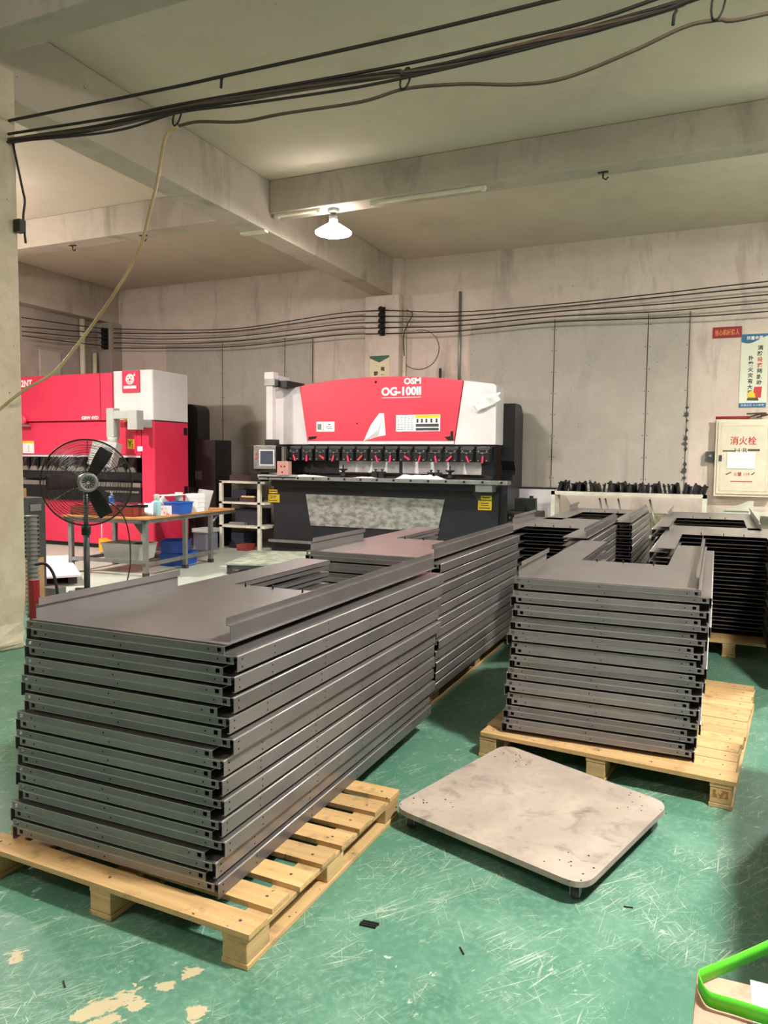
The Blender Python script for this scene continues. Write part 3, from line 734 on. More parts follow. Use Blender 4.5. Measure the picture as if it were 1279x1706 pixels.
P6 = protos(2.03, .90, .12, False, -1)
P7 = protos(2.26, 1.02, .11, False, -1)
stack('the nearest left stack on the slatted pallet', -1.787, 1.90, .115, 12, .0657, PL, 11, 0, (-.055, -.035), .011, 'trays in the nearest left stack')
stack('the second left stack behind the nearest one', -1.905, 4.10, .13, 12, .0650, PL, 12, 0, (-.02, 0), .010, 'trays in the second left stack')
stack('the right stack on the close boarded pallet', -.448, 3.62, .13, 12, .0652, PR, 13, 0, (-.048, .02), .011, 'trays in the right stack')
stack('the far middle stack', -1.325, 7.75, .13, 12, .0650, P4, 14, PI, (0, 0), .010, 'trays in the far middle stack')
stack('the farthest middle stack by the tool rack', -1.165, 9.52, .13, 12, .0650, P5, 15, PI, (0, 0), .010, 'trays in the farthest middle stack')
stack('the dark right rear stack', .045, 7.40, .13, 12, .0650, P6, 16, PI, (0, 0), .010, 'trays in the dark right rear stack')
stack('the farthest right stack below the hydrant cabinet', -.07, 9.45, .13, 12, .0650, P7, 17, PI, (0, 0), .010, 'trays in the farthest right stack')

# unseen crate added beyond the right edge to cast a floor shadow
t = thing('shadow_crate', 'added unseen crate beyond the right edge that shades the floor', 'crate', (.82, 2.75, 0))
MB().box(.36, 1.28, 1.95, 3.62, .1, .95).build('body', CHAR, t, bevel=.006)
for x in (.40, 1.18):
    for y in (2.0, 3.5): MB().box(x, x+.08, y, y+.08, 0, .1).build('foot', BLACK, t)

# ------------------------------------------------------------------ flat trolley
t = thing('flat_trolley', 'square worn plywood dolly with rounded corners on the green floor', 'dolly', (-.66, 3.03, 0), None, 0)
Z = .088
q = [Vector((-1.165, 2.74, 0)), Vector((-.352, 2.475, 0)), Vector((-.128, 3.25, 0)), Vector((-.92, 3.60, 0))]
out = []
for i in range(4):
    a, b, c = q[i-1], q[i], q[(i+1) % 4]
    u = (a-b).normalized(); v = (c-b).normalized(); r = .085
    p0, p1 = b+u*r, b+v*r
    for k in range(7):
        s = k/6; out.append(((1-s)**2*p0 + 2*s*(1-s)*b + s*s*p1))
pts = [(p.x, p.y) for p in out]
m = MB().prism(pts, Z-.022, Z)
random.seed(4)
cen = sum(q, Vector())/4
for b in q:
    d = (cen-b)
    for k in range(11):
        p = b + d*random.uniform(.12, .34) + Vector((random.uniform(-.08, .08), random.uniform(-.08, .08), 0))
        m.disc((p.x, p.y, Z), random.uniform(.003, .005), 'z', 7, 1, .0005)
m.build('plywood_deck', [PLY, DARKHOLE], t, bevel=.003)
for b in q:
    p = b + (cen-b)*.14
    c = MB().box(p.x-.035, p.x+.035, p.y-.03, p.y+.03, Z-.030, Z-.022)
    c.box(p.x-.018, p.x-.014, p.y-.02, p.y+.02, .015, Z-.03); c.box(p.x+.014, p.x+.018, p.y-.02, p.y+.02, .015, Z-.03)
    c = c.build('caster', GSTEEL, t)
    MB().lathe([(.006, -.014), (.026, -.012), (.026, .012), (.006, .014)], (p.x, p.y, .026), 14, axis='x').build('wheel', DGREY, c)

# ------------------------------------------------------------------ cardboard box with a green strap
BX = mat_wall('printed_card', (184, 132, 108), (196, 152, 134), (116, 76, 68), 6, .95)
zt = .5
t = thing('strapped_box', 'pinkish printed box with a loose bright green strap in the near right corner', 'box', (.10, 1.30, 0))
bm_ = MB().prism([(.0, 1.545), (-.012, 1.10), (.215, 1.09), (.225, 1.555)], 0, zt).build('carton', BX, t, bevel=.004)
MB().box(.095, .135, 1.10, 1.562, zt, zt+.001).build('pale_stripe', LGREY, bm_)
def ribbon(name, pts, wdt, mat, parent, th=.0015):
    cp = curve_pts(pts, 8); m = MB(); vs = []
    for i, p in enumerate(cp):
        vs += [p, p+Vector((0, 0, wdt))]
    fs = [(2*i, 2*i+2, 2*i+3, 2*i+1) for i in range(len(cp)-1)]
    m.add(vs, fs, 0, True); return m.build(name, mat, parent, solid=th)
ribbon('green_strap', [(.30, 1.82, .53), (.20, 1.735, .515), (.130, 1.653, .506), (.063, 1.573, .503), (.012, 1.512, .503), (.003, 1.497, .503), (.007, 1.475, .503), (.018, 1.450, .503), (.035, 1.444, .503), (.06, 1.444, .503), (.119, 1.440, .503), (.19, 1.44, .503), (.30, 1.46, .51)], .030, GREENSTRAP, t)

# ------------------------------------------------------------------ scraps on the near floor
SG = 'small steel offcuts on the green floor'
for (x, y, rz, l, lab) in ((-.975, 2.115, .1, .055, 'pair of short dark steel offcuts lying in front of the dolly'), (-1.644, 1.50, -.6, .03, 'tiny dark sliver on the floor in front of the left pallet'), (-.22, 2.566, .2, .03, 'tiny dark sliver on the floor just right of the dolly corner'), (-.66, 2.114, -.9, .035, 'thin dark sliver on the floor between offcuts and box')):
    M = Matrix.Translation((x, y, 0)) @ Matrix.Rotation(rz, 4, 'Z')
    m = MB().box(-l/2, l/2, -.008, -.001, 0, .007, 0, M) if l > .052 else MB().box(-l/2, l/2, -.003, .001, 0, .004, 0, M)
    if l > .052: m.box(-l/2+.004, l/2+.004, .002, .009, 0, .007, 0, M); m.box(-l/2, l/2, -.017, -.011, 0, .007, 0, M)
    tag(m.build('steel_offcut', BLACK), lab, 'scrap', SG)

# ------------------------------------------------------------------ press brake in the middle
Y0 = 10.45
t = thing('press_brake', 'red and white press brake with black bed standing before the back wall', 'machine', (-4.7, 10.45, 0))
MB().box(-6.60, -2.84, Y0, 11.05, .12, 1.16).build('bed', CHAR, t, bevel=.008)
MB().box(-6.62, -2.80, Y0-.03, 11.1, 0, .14).build('plinth', BLACK, t)
MB().box(-6.60, -5.55, Y0-.16, Y0-.10, .16, .20).build('foot_bar', GSTEEL, t)
def cframe(x0, x1):
    pts = [(10.52, 0), (11.36, 0), (11.36, 2.12)] + [(11.36-.22+.22*math.cos(a), 2.12+.22*math.sin(a)) for a in [k*PI/12 for k in range(1, 7)]] + [(10.86, 2.34), (10.86, 1.5), (10.96, 1.36), (10.86, 1.2), (10.52, 1.16)]
    return MB().prism(pts, x0, x1, 'x').build('side_frame', CHAR, t)
cframe(-2.93, -2.73); cframe(-6.62, -6.44)
# ram
lw = [(-6.61, 1.73), (-5.955, 1.73), (-6.105, 2.65), (-6.55, 2.58), (-6.61, 2.54)]
MB().prism(lw, Y0-.005, Y0+.40, 'y').build('ram_side_cover', WHITE, t, bevel=.006)
rw = [(-3.515, 1.73), (-2.90, 1.73), (-2.90, 2.56), (-2.94, 2.59), (-3.385, 2.65)]
MB().prism(rw, Y0-.005, Y0+.40, 'y').build('ram_side_cover', WHITE, t, bevel=.006)
rd = [(-5.955, 1.785), (-3.515, 1.785), (-3.392, 2.648)] + [(-3.392-(2.703)*k/14, 2.648+.10*math.sin(PI*min(1, max(0, k/14)))**.75) for k in range(1, 14)] + [(-6.098, 2.648)]
MB().prism(rd, Y0-.03, Y0+.38, 'y').build('ram_front_cover', CORAL, t, bevel=.006)
MB().box(-5.95, -3.52, Y0-.02, Y0+.3, 1.735, 1.785).build('white_sill', WHITE, t)
MB().box(-6.55, -2.92, Y0+.02, Y0+.30, 1.695, 1.735).build('ram_edge', BLACK, t)
MB().box(-6.40, -2.95, Y0+.10, Y0+.25, 1.28, 1.70).build('ram_blade', CHAR, t)
MB().box(-5.44, -4.42, Y0+.08, Y0+.10, 1.30, 1.70).build('white_backing', WHITE, t)
MB().box(-4.36, -3.13, Y0+.08, Y0+.10, 1.295, 1.70).build('white_backing', WHITE, t)
# clamps
xs = [-6.16+.2385*k for k in range(14)]
for i, x in enumerate(xs):
    m = MB(); m.box(x-.095, x+.095, Y0-.10, Y0+.06, 1.475, 1.66); m.box(x-.10, x+.10, Y0-.06, Y0+.06, 1.66, 1.70, 1)
    m.box(x-.085, x+.085, Y0-.112, Y0-.10, 1.60, 1.615, 1)
    c = m.build('tool_clamp', [BLACK, DGREY], t, bevel=.005)
    for dx, dz in ((-.06, 1.63), (.06, 1.63), (-.06, 1.50), (.06, 1.50), (0, 1.60)): MB().lathe([(.012, 0), (.012, -.012)], (x+dx, Y0-.10, dz), 8, axis='y').build('bolt', GSTEEL, c)
    M = Matrix.Translation((x+.01, Y0-.115, 1.55)) @ Matrix.Rotation((-.35, .1, -1.0, .35, -.2, .8)[i % 6], 4, 'Y')
    MB().box(-.012, .012, -.015, .01, -.085, .015, 0, M).build('pink_lever', PINKLEVER, c, label='pink clamp lever')
    MB().lathe([(.02, 0), (.02, -.02)], (x+.01, Y0-.10, 1.55), 10, axis='y').build('pivot', DARKHOLE, c)
# lower table rail
MB().box(-6.60, -2.95, Y0-.05, Y0+.1, 1.16, 1.245).build('die_holder', BLACK, t)
m = MB().box(-6.69, -2.64, 10.14, 10.36, 1.165, 1.222)
for k in range(15):
    x = -6.5+k*.27; m.lathe([(.018, 0), (.018, -.012)], (x, 10.14, 1.20), 8, 1, 'y')
m.build('table_rail', [GSTEEL, DARKHOLE], t, bevel=.004)
MB().box(-6.55, -2.9, 10.30, Y0+.02, 1.06, 1.165).build('rail_bracket', BLACK, t)
MB().box(-3.10, -2.86, 10.16, 10.40, 1.06, 1.165).build('end_block', GSTEEL, t, bevel=.004)
for x in (-5.29, -3.55):
    MB().lathe([(.045, 0), (.045, .05), (.025, .06), (.025, .10), (.07, .12), (.07, .135), (.012, .14), (.012, .2)], (x, 10.37, 1.22), 12).build('stop_knob', RUBBER, t)
for x in (-4.70, -3.80):
    m = MB()
    for dx in (-.055, .055):
        m.box(x+dx-.045, x+dx+.045, 10.36, 10.46, 1.222, 1.32); m.tube([(x+dx, 10.41, 1.32), (x+dx, 10.41, 1.35)], .012, 6); m.tube([(x+dx-.02, 10.41, 1.35), (x+dx+.02, 10.41, 1.35)], .01, 6)
    m.build('back_gauge_block', BLACK, t)
# front plates and labels
MB().prism([(-5.99, .94), (-5.90, .44), (-3.75, .445), (-3.645, .925)], Y0-.018, Y0+.001, 'y').build('front_panel', PANELM, t, bevel=.003)
m = MB().box(-6.70, -6.48, Y0-.012, Y0, .79, .92); m2 = m.build('warning_label', YELLOW, t, label='yellow warning label on the left of the bed')
m = MB().box(-3.14, -2.94, Y0-.012, Y0, .79, .925).build('warning_label', YELLOW, t, label='larger yellow warning label on the right of the bed')
MB().box(-3.10, -2.94, Y0-.012, Y0, .94, 1.0).build('warning_label', YELLOW, t, label='narrow yellow warning label on the right of the bed')
MB().box(-6.68, -6.52, Y0-.012, Y0, .94, 1.0).build('warning_label', YELLOW, t, label='narrow yellow warning label on the left of the bed')
MB().prism([(-3.24, 1.05), (-3.15, .93), (-2.95, .93), (-2.92, 1.05)], Y0-.008, Y0, 'y').build('grey_gusset', DGREY, t)
k = MB()
for x0, x1, z in ((-3.10, -2.98, .89), (-3.10, -2.98, .86), (-3.12, -2.96, .82), (-6.66, -6.54, .89), (-6.66, -6.54, .86), (-6.68, -6.52, .82), (-3.08, -2.96, .97), (-6.66, -6.54, .97)): k.box(x0, x1, Y0-.0135, Y0-.011, z-.006, z+.006)
k.build('label_print', INK, t)
m = MB().box(-5.79, -5.47, Y0-.034, Y0-.029, 1.93, 2.085); lb = m.build('instruction_label', PAPER, t)
k = MB()
for a, b, c_, d_ in ((-5.77, -5.70, 1.96, 2.05), (-5.67, -5.665, 1.94, 2.07), (-5.62, -5.52, 2.0, 2.01), (-5.6, -5.5, 1.97, 1.98), (-5.58, -5.54, 2.03, 2.05)): k.box(a, b, Y0-.0355, Y0-.033, c_, d_)
k.build('label_print', GSTEEL, lb)
m = MB().box(-4.43, -3.73, Y0-.034, Y0-.029, 1.925, 2.17); lb = m.build('instruction_label', PAPER, t)
MB().box(-4.12, -3.74, Y0-.0355, Y0-.033, 2.12, 2.165).build('yellow_heading', YELLOW, lb)
k = MB(); random.seed(2)
for r in range(8):
    for c_ in range(5): k.box(-4.41+c_*.055, -4.41+c_*.055+random.uniform(.02, .045), Y0-.0352, Y0-.033, 1.95+r*.026, 1.957+r*.026)
for x in (-4.10, -4.03, -3.96, -3.88, -3.80): k.box(x, x+.03, Y0-.0355, Y0-.033, 2.05, 2.11)
k.box(-4.11, -3.75, Y0-.0355, Y0-.033, 1.99, 2.035); k.box(-4.11, -3.75, Y0-.0355, Y0-.033, 1.935, 1.975)
k.build('label_print', DGREY, lb)
text('OSM', .2, WINK, t, (-4.175, Y0-.032, 2.668), w=.27, h=.095, bold=.008)
text('OG-100II', .2, WINK, t, (-4.355, Y0-.032, 2.523), w=.64, h=.13, bold=.008)
MB().box(-4.67, -4.04, Y0-.034, Y0-.029, 2.425, 2.433).build('white_underline', WINK, t)
MB().disc((-4.77, Y0-.031, 2.67), .02, 'y', 10, 0, .002).build('oil_stain', DARKHOLE, t); MB().disc((-5.08, Y0-.031, 2.05), .012, 'y', 8, 0, .002).build('oil_stain', DARKHOLE, t)
MB().prism([(-3.60, 1.79), (-3.52, 1.79), (-3.53, 1.93), (-3.57, 1.92), (-3.57, 1.85), (-3.66, 1.84)], Y0-.033, Y0-.029, 'y').build('oil_stain', DARKHOLE, t)
MB().prism([(-5.93, 1.80), (-5.80, 1.82), (-5.78, 1.86), (-5.93, 1.85)], Y0-.033, Y0-.029, 'y').build('oil_stain', DARKHOLE, t)
# control pendant on the left post
MB().box(-6.53, -6.41, 10.12, 10.22, 1.78, 2.70).build('pendant_post', WHITE, t, bevel=.01)
MB().box(-6.55, -6.36, 10.10, 10.24, 2.64, 2.74).build('post_collar', GSTEEL, t)
MB().box(-6.55, -6.38, 10.10, 10.24, 2.74, 2.85).build('post_cap', WHITE, t, bevel=.008)
MB().box(-6.40, -6.20, 10.20, 10.75, 2.62, 2.72).build('swing_arm', BLACK, t)
MB().box(-6.42, -6.36, 10.20, 10.55, 2.60, 2.80).build('arm_plate', WHITE, t)
MB().box(-6.54, -6.36, 10.10, 10.24, 1.70, 1.80).build('post_foot', BLACK, t)
c = MB().prism([(-6.86, 1.70), (-6.86, 1.40), (-6.80, 1.32), (-6.60, 1.28), (-6.34, 1.28), (-6.34, 1.70)], 10.10, 10.28, 'y').build('control_box', BLACK, t, bevel=.006)
M = Matrix.Translation((-6.53, 10.09, 1.52)) @ Matrix.Rotation(.12, 4, 'Z')
MB().box(-.19, .19, -.02, .03, -.185, .185, 0, M).build('control_face', BSTEEL, c, bevel=.006)
MB().box(-.09, .17, -.024, -.018, -.13, .12, 0, M).build('screen_frame', WHITE, c)
MB().box(-.07, .15, -.028, -.02, -.11, .10, 0, M).build('screen', pm('dim_screen', (78, 82, 98), (66, 70, 86), 3, .25), c)
for dz in (.05, -.02): MB().disc(tuple(M @ Vector((-.14, -.024, dz))), .018, 'y', 10).build('red_button', PINKLEVER, c)
o = MB().box(-6.33, -6.12, 10.12, 10.22, 1.24, 1.46).build('switch_box', pm('pinkish_beige_box', (196, 150, 142), (182, 136, 128), 4, .5), t, bevel=.006)
k = MB()
for dx, dz in ((.08, .14), (.14, .14), (.10, .05)): k.disc((-6.33+dx, 10.118, 1.24+dz), .016, 'y', 10)
k.build('red_knob', RSIGN, o)
MB().box(-6.70, -6.0, 10.14, 10.34, 1.20, 1.25).build('side_table', LGREY, t)
# paper stuck on the machine, rags on its table
m = MB().add([(-4.97, Y0-.032, 1.78), (-4.72, Y0-.034, 1.85), (-4.60, Y0-.032, 1.87), (-4.63, Y0-.032, 2.20), (-4.70, Y0-.05, 2.20), (-4.83, Y0-.075, 2.02), (-4.70, Y0-.09, 1.95)],
             [(0, 1, 6, 5), (1, 2, 3, 6), (6, 3, 4), (6, 4, 5)])
tag(m.build('paper_sheet', PAPER, solid=.0015), 'folded white paper sheet stuck on the red machine cover', 'paper')
random.seed(21)
def crumple(u, v): return Vector((-3.20+.36*u+.02*math.sin(9*v), Y0-.025-.07*abs(math.sin(5*u+2*v))*(.3+v*.7)-.01*random.random(), 2.17+.20*v+.16*u*(1-v*.4)+.012*random.random()))
tag(MB().quadgrid(crumple, 10, 6).build('crumpled_paper', PAPER, solid=.0015), 'crumpled white paper hanging on the right corner of the white cover', 'paper')
def rag(x0, x1, y0, y1, z, hh, seed, label, mat=PAPER):
    random.seed(seed); ph = [random.uniform(0, 6) for _ in range(4)]
    def f(u, v):
        e = min(1, 5*min(u, 1-u))*min(1, 4*min(v, 1-v))
        return Vector((x0+(x1-x0)*u+.01*math.sin(7*v+ph[0]), y0+(y1-y0)*v+.01*math.sin(8*u+ph[1]), z+.003+hh*e*(.45+.3*math.sin(13*u+ph[2])*math.sin(5*v+ph[3])+.25*random.random())))
    o = MB().quadgrid(f, 22, 8).build('white_rag', mat, solid=.003); tag(o, label, 'rag', 'white rags on the machine table'); return o
rag(-6.25, -5.55, 10.16, 10.33, 1.222, .035, 1, 'flat white rag on the left half of the machine table')
rag(-5.02, -4.68, 10.16, 10.30, 1.222, .02, 2, 'small flat white rag in the middle of the machine table')
rag(-4.34, -3.60, 10.16, 10.34, 1.222, .075, 3, 'bulky crumpled white rag on the right half of the machine table')

# ------------------------------------------------------------------ red press brake on the left
F = 9.3; X1 = -8.06; X0 = -11.05
t = thing('press_brake', 'large red press brake with a white upper corner at the left', 'machine', (-9.5, F, 0))
MB().box(X0, X1, F+.08, 10.15, .0, .09).build('plinth', BLACK, t)
MB().rbox(-8.32, X1, F, 10.15, .07, 2.07, .035).build('side_housing', RED, t)
MB().box(X0, -8.32, F+.04, 10.05, .07, .80).build('lower_panel', RED, t, bevel=.006)
MB().box(-9.20, -9.188, F+.034, F+.04, .10, .78).build('panel_seam', PAPER, t)
MB().box(X0, -8.32, F+.30, 10.1, .8, 1.55).build('inner_frame', BLACK, t)
MB().box(X0, -8.32, F+.0, F+.36, 1.53, 2.075).build('middle_panel', RED, t, bevel=.008)
MB().box(X0, -8.86, F-.05, 10.1, 2.085, 2.84).build('upper_cover', RED, t, bevel=.012)
MB().box(-9.10, -9.085, F-.055, F-.049, 2.10, 2.83).build('cover_seam', RSIGN, t)
MB().rbox(-8.86, X1, F-.02, 10.15, 2.085, 2.86, .035).build('upper_corner', WHITE, t)
MB().box(-8.32, X1+.002, F+.02, 10.152, 2.066, 2.086).build('joint_line', BLACK, t)
MB().box(X0, -8.35, F+.02, F+.30, 1.495, 1.53).build('white_strip', WHITE, t)
# recessed hatch
MB().box(-8.74, -8.41, F-.012, F, 1.55, 2.05).build('hatch_frame', RED, t, bevel=.004)
MB().box(-8.70, -8.44, F-.03, F-.011, 1.98, 2.05).build('hatch_lip', RSIGN, t)
# clamps
for k in range(12):
    x = -10.92+.215*k
    m = MB(); m.box(x-.085, x+.085, F+.06, F+.3, 1.30, 1.48)
    c = m.build('tool_clamp', BLACK, t, bevel=.004)
    MB().prism([(x-.10, 1.26), (x+.10, 1.26), (x+.065, 1.32), (x+.03, 1.345), (x-.03, 1.345), (x-.065, 1.32)], F+.03, F+.06, 'y').build('clamp_foot', BSTEEL, c)
    M = Matrix.Translation((x+.03, F+.03, 1.40)) @ Matrix.Rotation(.5, 4, 'Y')
    MB().box(-.016, .016, -.02, .03, -.07, .09, 0, M).build('clamp_lever', RUST, c)
MB().box(X0, -8.35, F+.08, F+.3, 1.13, 1.26).build('upper_tool', CHAR, t)
MB().box(X0, -8.36, F+.02, F+.30, 1.02, 1.09).build('die_rail', BSTEEL, t)
MB().box(X0, -8.33, F+.0, F+.3, .78, 1.02).build('table_beam', BLACK, t)
MB().box(-9.05, -8.36, F-.02, F+.02, .93, .96).build('guide_rail', BSTEEL, t)
# logo plate
l = MB().rbox(-8.645, -8.30, F-.05, F-.02, 2.52, 2.855, .01).build('logo_plate', RED, t)
MB().lathe([(.085, 0), (.085, -.004)], (-8.478, F-.05, 2.72), 24, axis='y').build('logo_disc', WINK, l)
k = MB()
for dx, dz, r in ((-.03, .03, .012), (.03, .03, .012), (0, -.01, .02), (0, -.055, .010), (-.045, -.02, .008), (.045, -.02, .008)): k.lathe([(r, 0), (r, -.003)], (-8.478+dx, F-.054, 2.72+dz), 10, axis='y')
k.build('logo_detail', RED, l)
k = MB().prism([(-8.41, 2.78), (-8.375, 2.83), (-8.385, 2.79), (-8.36, 2.785), (-8.39, 2.765)], F-.053, F-.05, 'y')
for i in range(6): k.box(-8.605+i*.043, -8.605+i*.043+.036, F-.053, F-.05, 2.575, 2.62)
k.build('logo_lettering', WINK, l)
text('u2NT', .12, WINK, t, (-10.755, F-.052, 2.725), w=.32, h=.12, bold=.004)
text('GBW 4YD', .07, WINK, t, (-9.32, F-.052, 2.13), w=.36, h=.055, bold=.003)
y2 = MB().box(-8.575, -8.44, F-.018, F-.011, 1.63, 1.79).build('yellow_plate', YELLOW, t)
text('Y', .1, pm('dark_green_ink', (44, 96, 46), (36, 84, 40), 5, .5), y2, (-8.525, F-.02, 1.715), h=.095, bold=.002)
text('2', .06, REDINK, y2, (-8.47, F-.02, 1.68), h=.06, bold=.001)
MB().box(-8.385, -8.285, F-.01, F+.002, 1.595, 1.672).build('white_label', PAPER, t)
lb = MB().box(-10.9, -10.64, F-.006, F+.002, 1.55, 1.76).build('notice_label', PAPER, t)
MB().box(-10.9, -10.64, F-.009, F-.005, 1.72, 1.76).build('yellow_heading', YELLOW, lb)
k = MB()
for i in range(4): k.box(-10.77, -10.75, F-.009, F-.005, 1.58+i*.03, 1.59+i*.03)
k.build('label_print', INK, lb)
MB().box(-8.86, -8.72, F-.025, F-.019, 2.09, 2.19).build('white_label', PAPER, t)
MB().lathe([(.06, 0), (.06, -.004)], (-8.60, F-.02, 2.12), 18, axis='y').build('yellow_sticker', YELLOW, t)
# rotary handle at far left
h = MB().lathe([(.07, 0), (.09, -.03), (.08, -.06), (.02, -.07)], (-10.80, F-.05, 2.11), 18, axis='y').build('red_knob', PINKLEVER, t)
MB().box(-10.95, -10.66, F-.10, F-.05, 2.0, 2.03).build('knob_tray', GSTEEL, t)
for z in (1.93, .97, .17): MB().box(X1-.002, X1+.004, 10.02, 10.11, z-.06, z+.06).build('hinge', BLACK, t)
# pendant arm and control unit
AY = 8.95
a = MB()
MB().rbox(-8.22, -8.03, AY-.06, AY+.10, 1.92, 2.21, .02).build('arm_elbow', LGREY, t)
a.box(-8.20, -8.08, AY+.08, F, 1.96, 2.08)
a.box(-8.62, -8.10, AY-.05, AY+.08, 2.08, 2.21); a.box(-8.635, -8.49, AY-.06, AY+.09, 1.80, 2.25)
a.build('pendant_arm', LGREY, t, bevel=.015)
MB().lathe([(.07, 0), (.085, .02), (.085, .10), (.06, .12)], (-8.565, AY+.01, 1.70), 16).build('swivel', LGREY, t)
M = Matrix.Translation((-8.65, 8.86, 1.54)) @ Matrix.Rotation(.10, 4, 'Y') @ Matrix.Rotation(-.25, 4, 'X')
c = MB().box(-.24, .24, -.06, .08, -.20, .20, 0, M).build('control_unit', LGREY, t, bevel=.012)
MB().box(.02, .20, -.068, -.06, -.16, .10, 0, M).build('keypad', GSTEEL, c)
MB().box(-.20, -.02, -.068, -.06, -.15, .15, 0, M).build('screen', PVC, c)
# dark tank and electrical box behind it
t = thing('control_cabinet', 'black electrical cabinet standing right behind the left red press brake', 'cabinet', (-7.9, 10.55, 0))
MB().box(-8.04, -7.63, 10.28, 10.75, .05, 1.80).build('body', BLACK, t, bevel=.01)
pts = [(-8.30, 1.0), (-7.99, 1.0), (-7.99, 2.27)]+[(-7.99-.16+.16*math.cos(q_), 2.27+.13*math.sin(q_)) for q_ in [k*PI/12 for k in range(1, 7)]]+[(-8.30, 2.40)]
MB().prism(pts, 10.30, 10.62, 'y').build('rear_frame', BLACK, t)
MB().box(-8.03, -7.90, 10.27, 10.28, 1.14, 1.28).build('vent_grille', DGREY, t)
for x in (-8.0, -7.7): MB().box(x, x+.05, 10.32, 10.7, 0, .05).build('foot', BLACK, t)

# ------------------------------------------------------------------ work bench (local frame: x across to the left, y along; origin near right leg)
BZ = .75; BR = math.radians(5)
t = thing('work_bench', 'work bench with a brown board top and grey steel legs before the left machine', 'table', (-6.50, 7.30, 0), None, BR)
OFF[t.name] = (0, 0, 0)
BWd, BLn = 1.22, 2.10
MB().box(-BWd, .06, -.06, BLn, BZ-.025, BZ).build('bench_top', TABLEW, t, bevel=.004)
m = MB()
m.box(-BWd+.02, .03, -.03, .02, BZ-.075, BZ-.025); m.box(-BWd+.02, .03, BLn-.08, BLn-.03, BZ-.075, BZ-.025); m.box(-.02, .03, -.03, BLn-.03, BZ-.075, BZ-.025); m.box(-BWd+.02, -BWd+.07, -.03, BLn-.03, BZ-.075, BZ-.025)
m.build('top_frame', GSTEEL, t)
for x in (-BWd+.05, -.025):
    for y in (0, .86, 1.50): MB().box(x, x+.055, y, y+.055, .0, BZ-.075).build('leg', GSTEEL, t, bevel=.004)
MB().box(-.02, .025, 0, 1.52, .13, .175).build('lower_rail', GSTEEL, t); MB().box(-BWd+.05, -BWd+.095, 0, 1.52, .13, .175).build('lower_rail', GSTEEL, t)
MB().box(-BWd+.05, .0, .005, .05, .16, .205).build('cross_rail', GSTEEL, t); MB().box(-BWd+.05, .0, 1.5, 1.545, .13, .175).build('cross_rail', GSTEEL, t)
for y in (0.03,): MB().prism([(-.02, BZ-.08), (-.02, BZ-.20), (-.06, BZ-.20), (-.16, BZ-.08)], y-.02, y, 'y').build('corner_gusset', DGREY, t)
MB().tube([(0, 1.53, BZ-.2), (.0, 1.72, BZ-.08)], .018, 6).build('corner_brace', GSTEEL, t)
for x in (-BWd+.05, -.025):
    for y in (0, .86, 1.50): MB().box(x-.004, x+.059, y-.004, y+.059, 0, .05).build('leg_foot', RUST, t)
RB = Matrix.Translation((-6.50, 7.30, 0)) @ Matrix.Rotation(BR, 4, 'Z')
def W(x, y, z=BZ): return RB @ Vector((x, y, z))
def wthing(name, label, cat, x, y, group=None, z=BZ, rz=0):
    p = W(x, y, z); o = thing(name, label, cat, tuple(p), group, BR+rz); OFF[o.name] = (0, 0, 0); return o
def wtag(m, name, mat, label, cat, x, y, group=None, rz=0, z=BZ, **k):
    o = m.build(name, mat, None, **k); b = OFF[o.name]
    o.location = RB @ (Matrix.Rotation(rz, 3, 'Z') @ Vector(b) + Vector((x, y, z))); o.rotation_euler = (0, 0, BR+rz)
    tag(o, label, cat, group); return o
# long reddish brown tray
t = wthing('parts_tray', 'long reddish brown metal tray on the near end of the work bench', 'tray', -.62, .12)
m = MB(); m.box(-.52, .44, -.10, .14, 0, .012)
for a in ((-.52, .44, -.10, -.092), (-.52, .44, .132, .14), (-.52, -.512, -.1, .14), (.432, .44, -.1, .14)): m.box(a[0], a[1], a[2], a[3], 0, .12)
m.build('tray_body', BROWN, t)
wtag(MB().tube([(-.1, 0, .0), (.28, .02, .0)], .018, 8).box(.20, .34, -.02, .04, -.016, .02), 'hand_tool', BLACK, 'black hand tool lying across the end of the brown tray', 'tool', -.42, .16, z=BZ+.13)
# thermos
t = wthing('thermos_flask', 'pale blue and white thermos flask on the near edge of the bench', 'flask', -.02, .30)
MB().lathe([(.044, 0), (.048, .01), (.048, .17), (.044, .19), (.030, .205)], (0, 0, 0), 20).build('flask_body', pm('pale_aqua_enamel', (150, 206, 222), (170, 216, 226), 3, .35), t)
MB().lathe([(.032, .205), (.034, .215), (.034, .27), (.028, .28), (.001, .281)], (0, 0, 0), 18).build('cup_lid', pm('grey_green_lid', (196, 206, 190), (184, 194, 180), 4, .4), t)
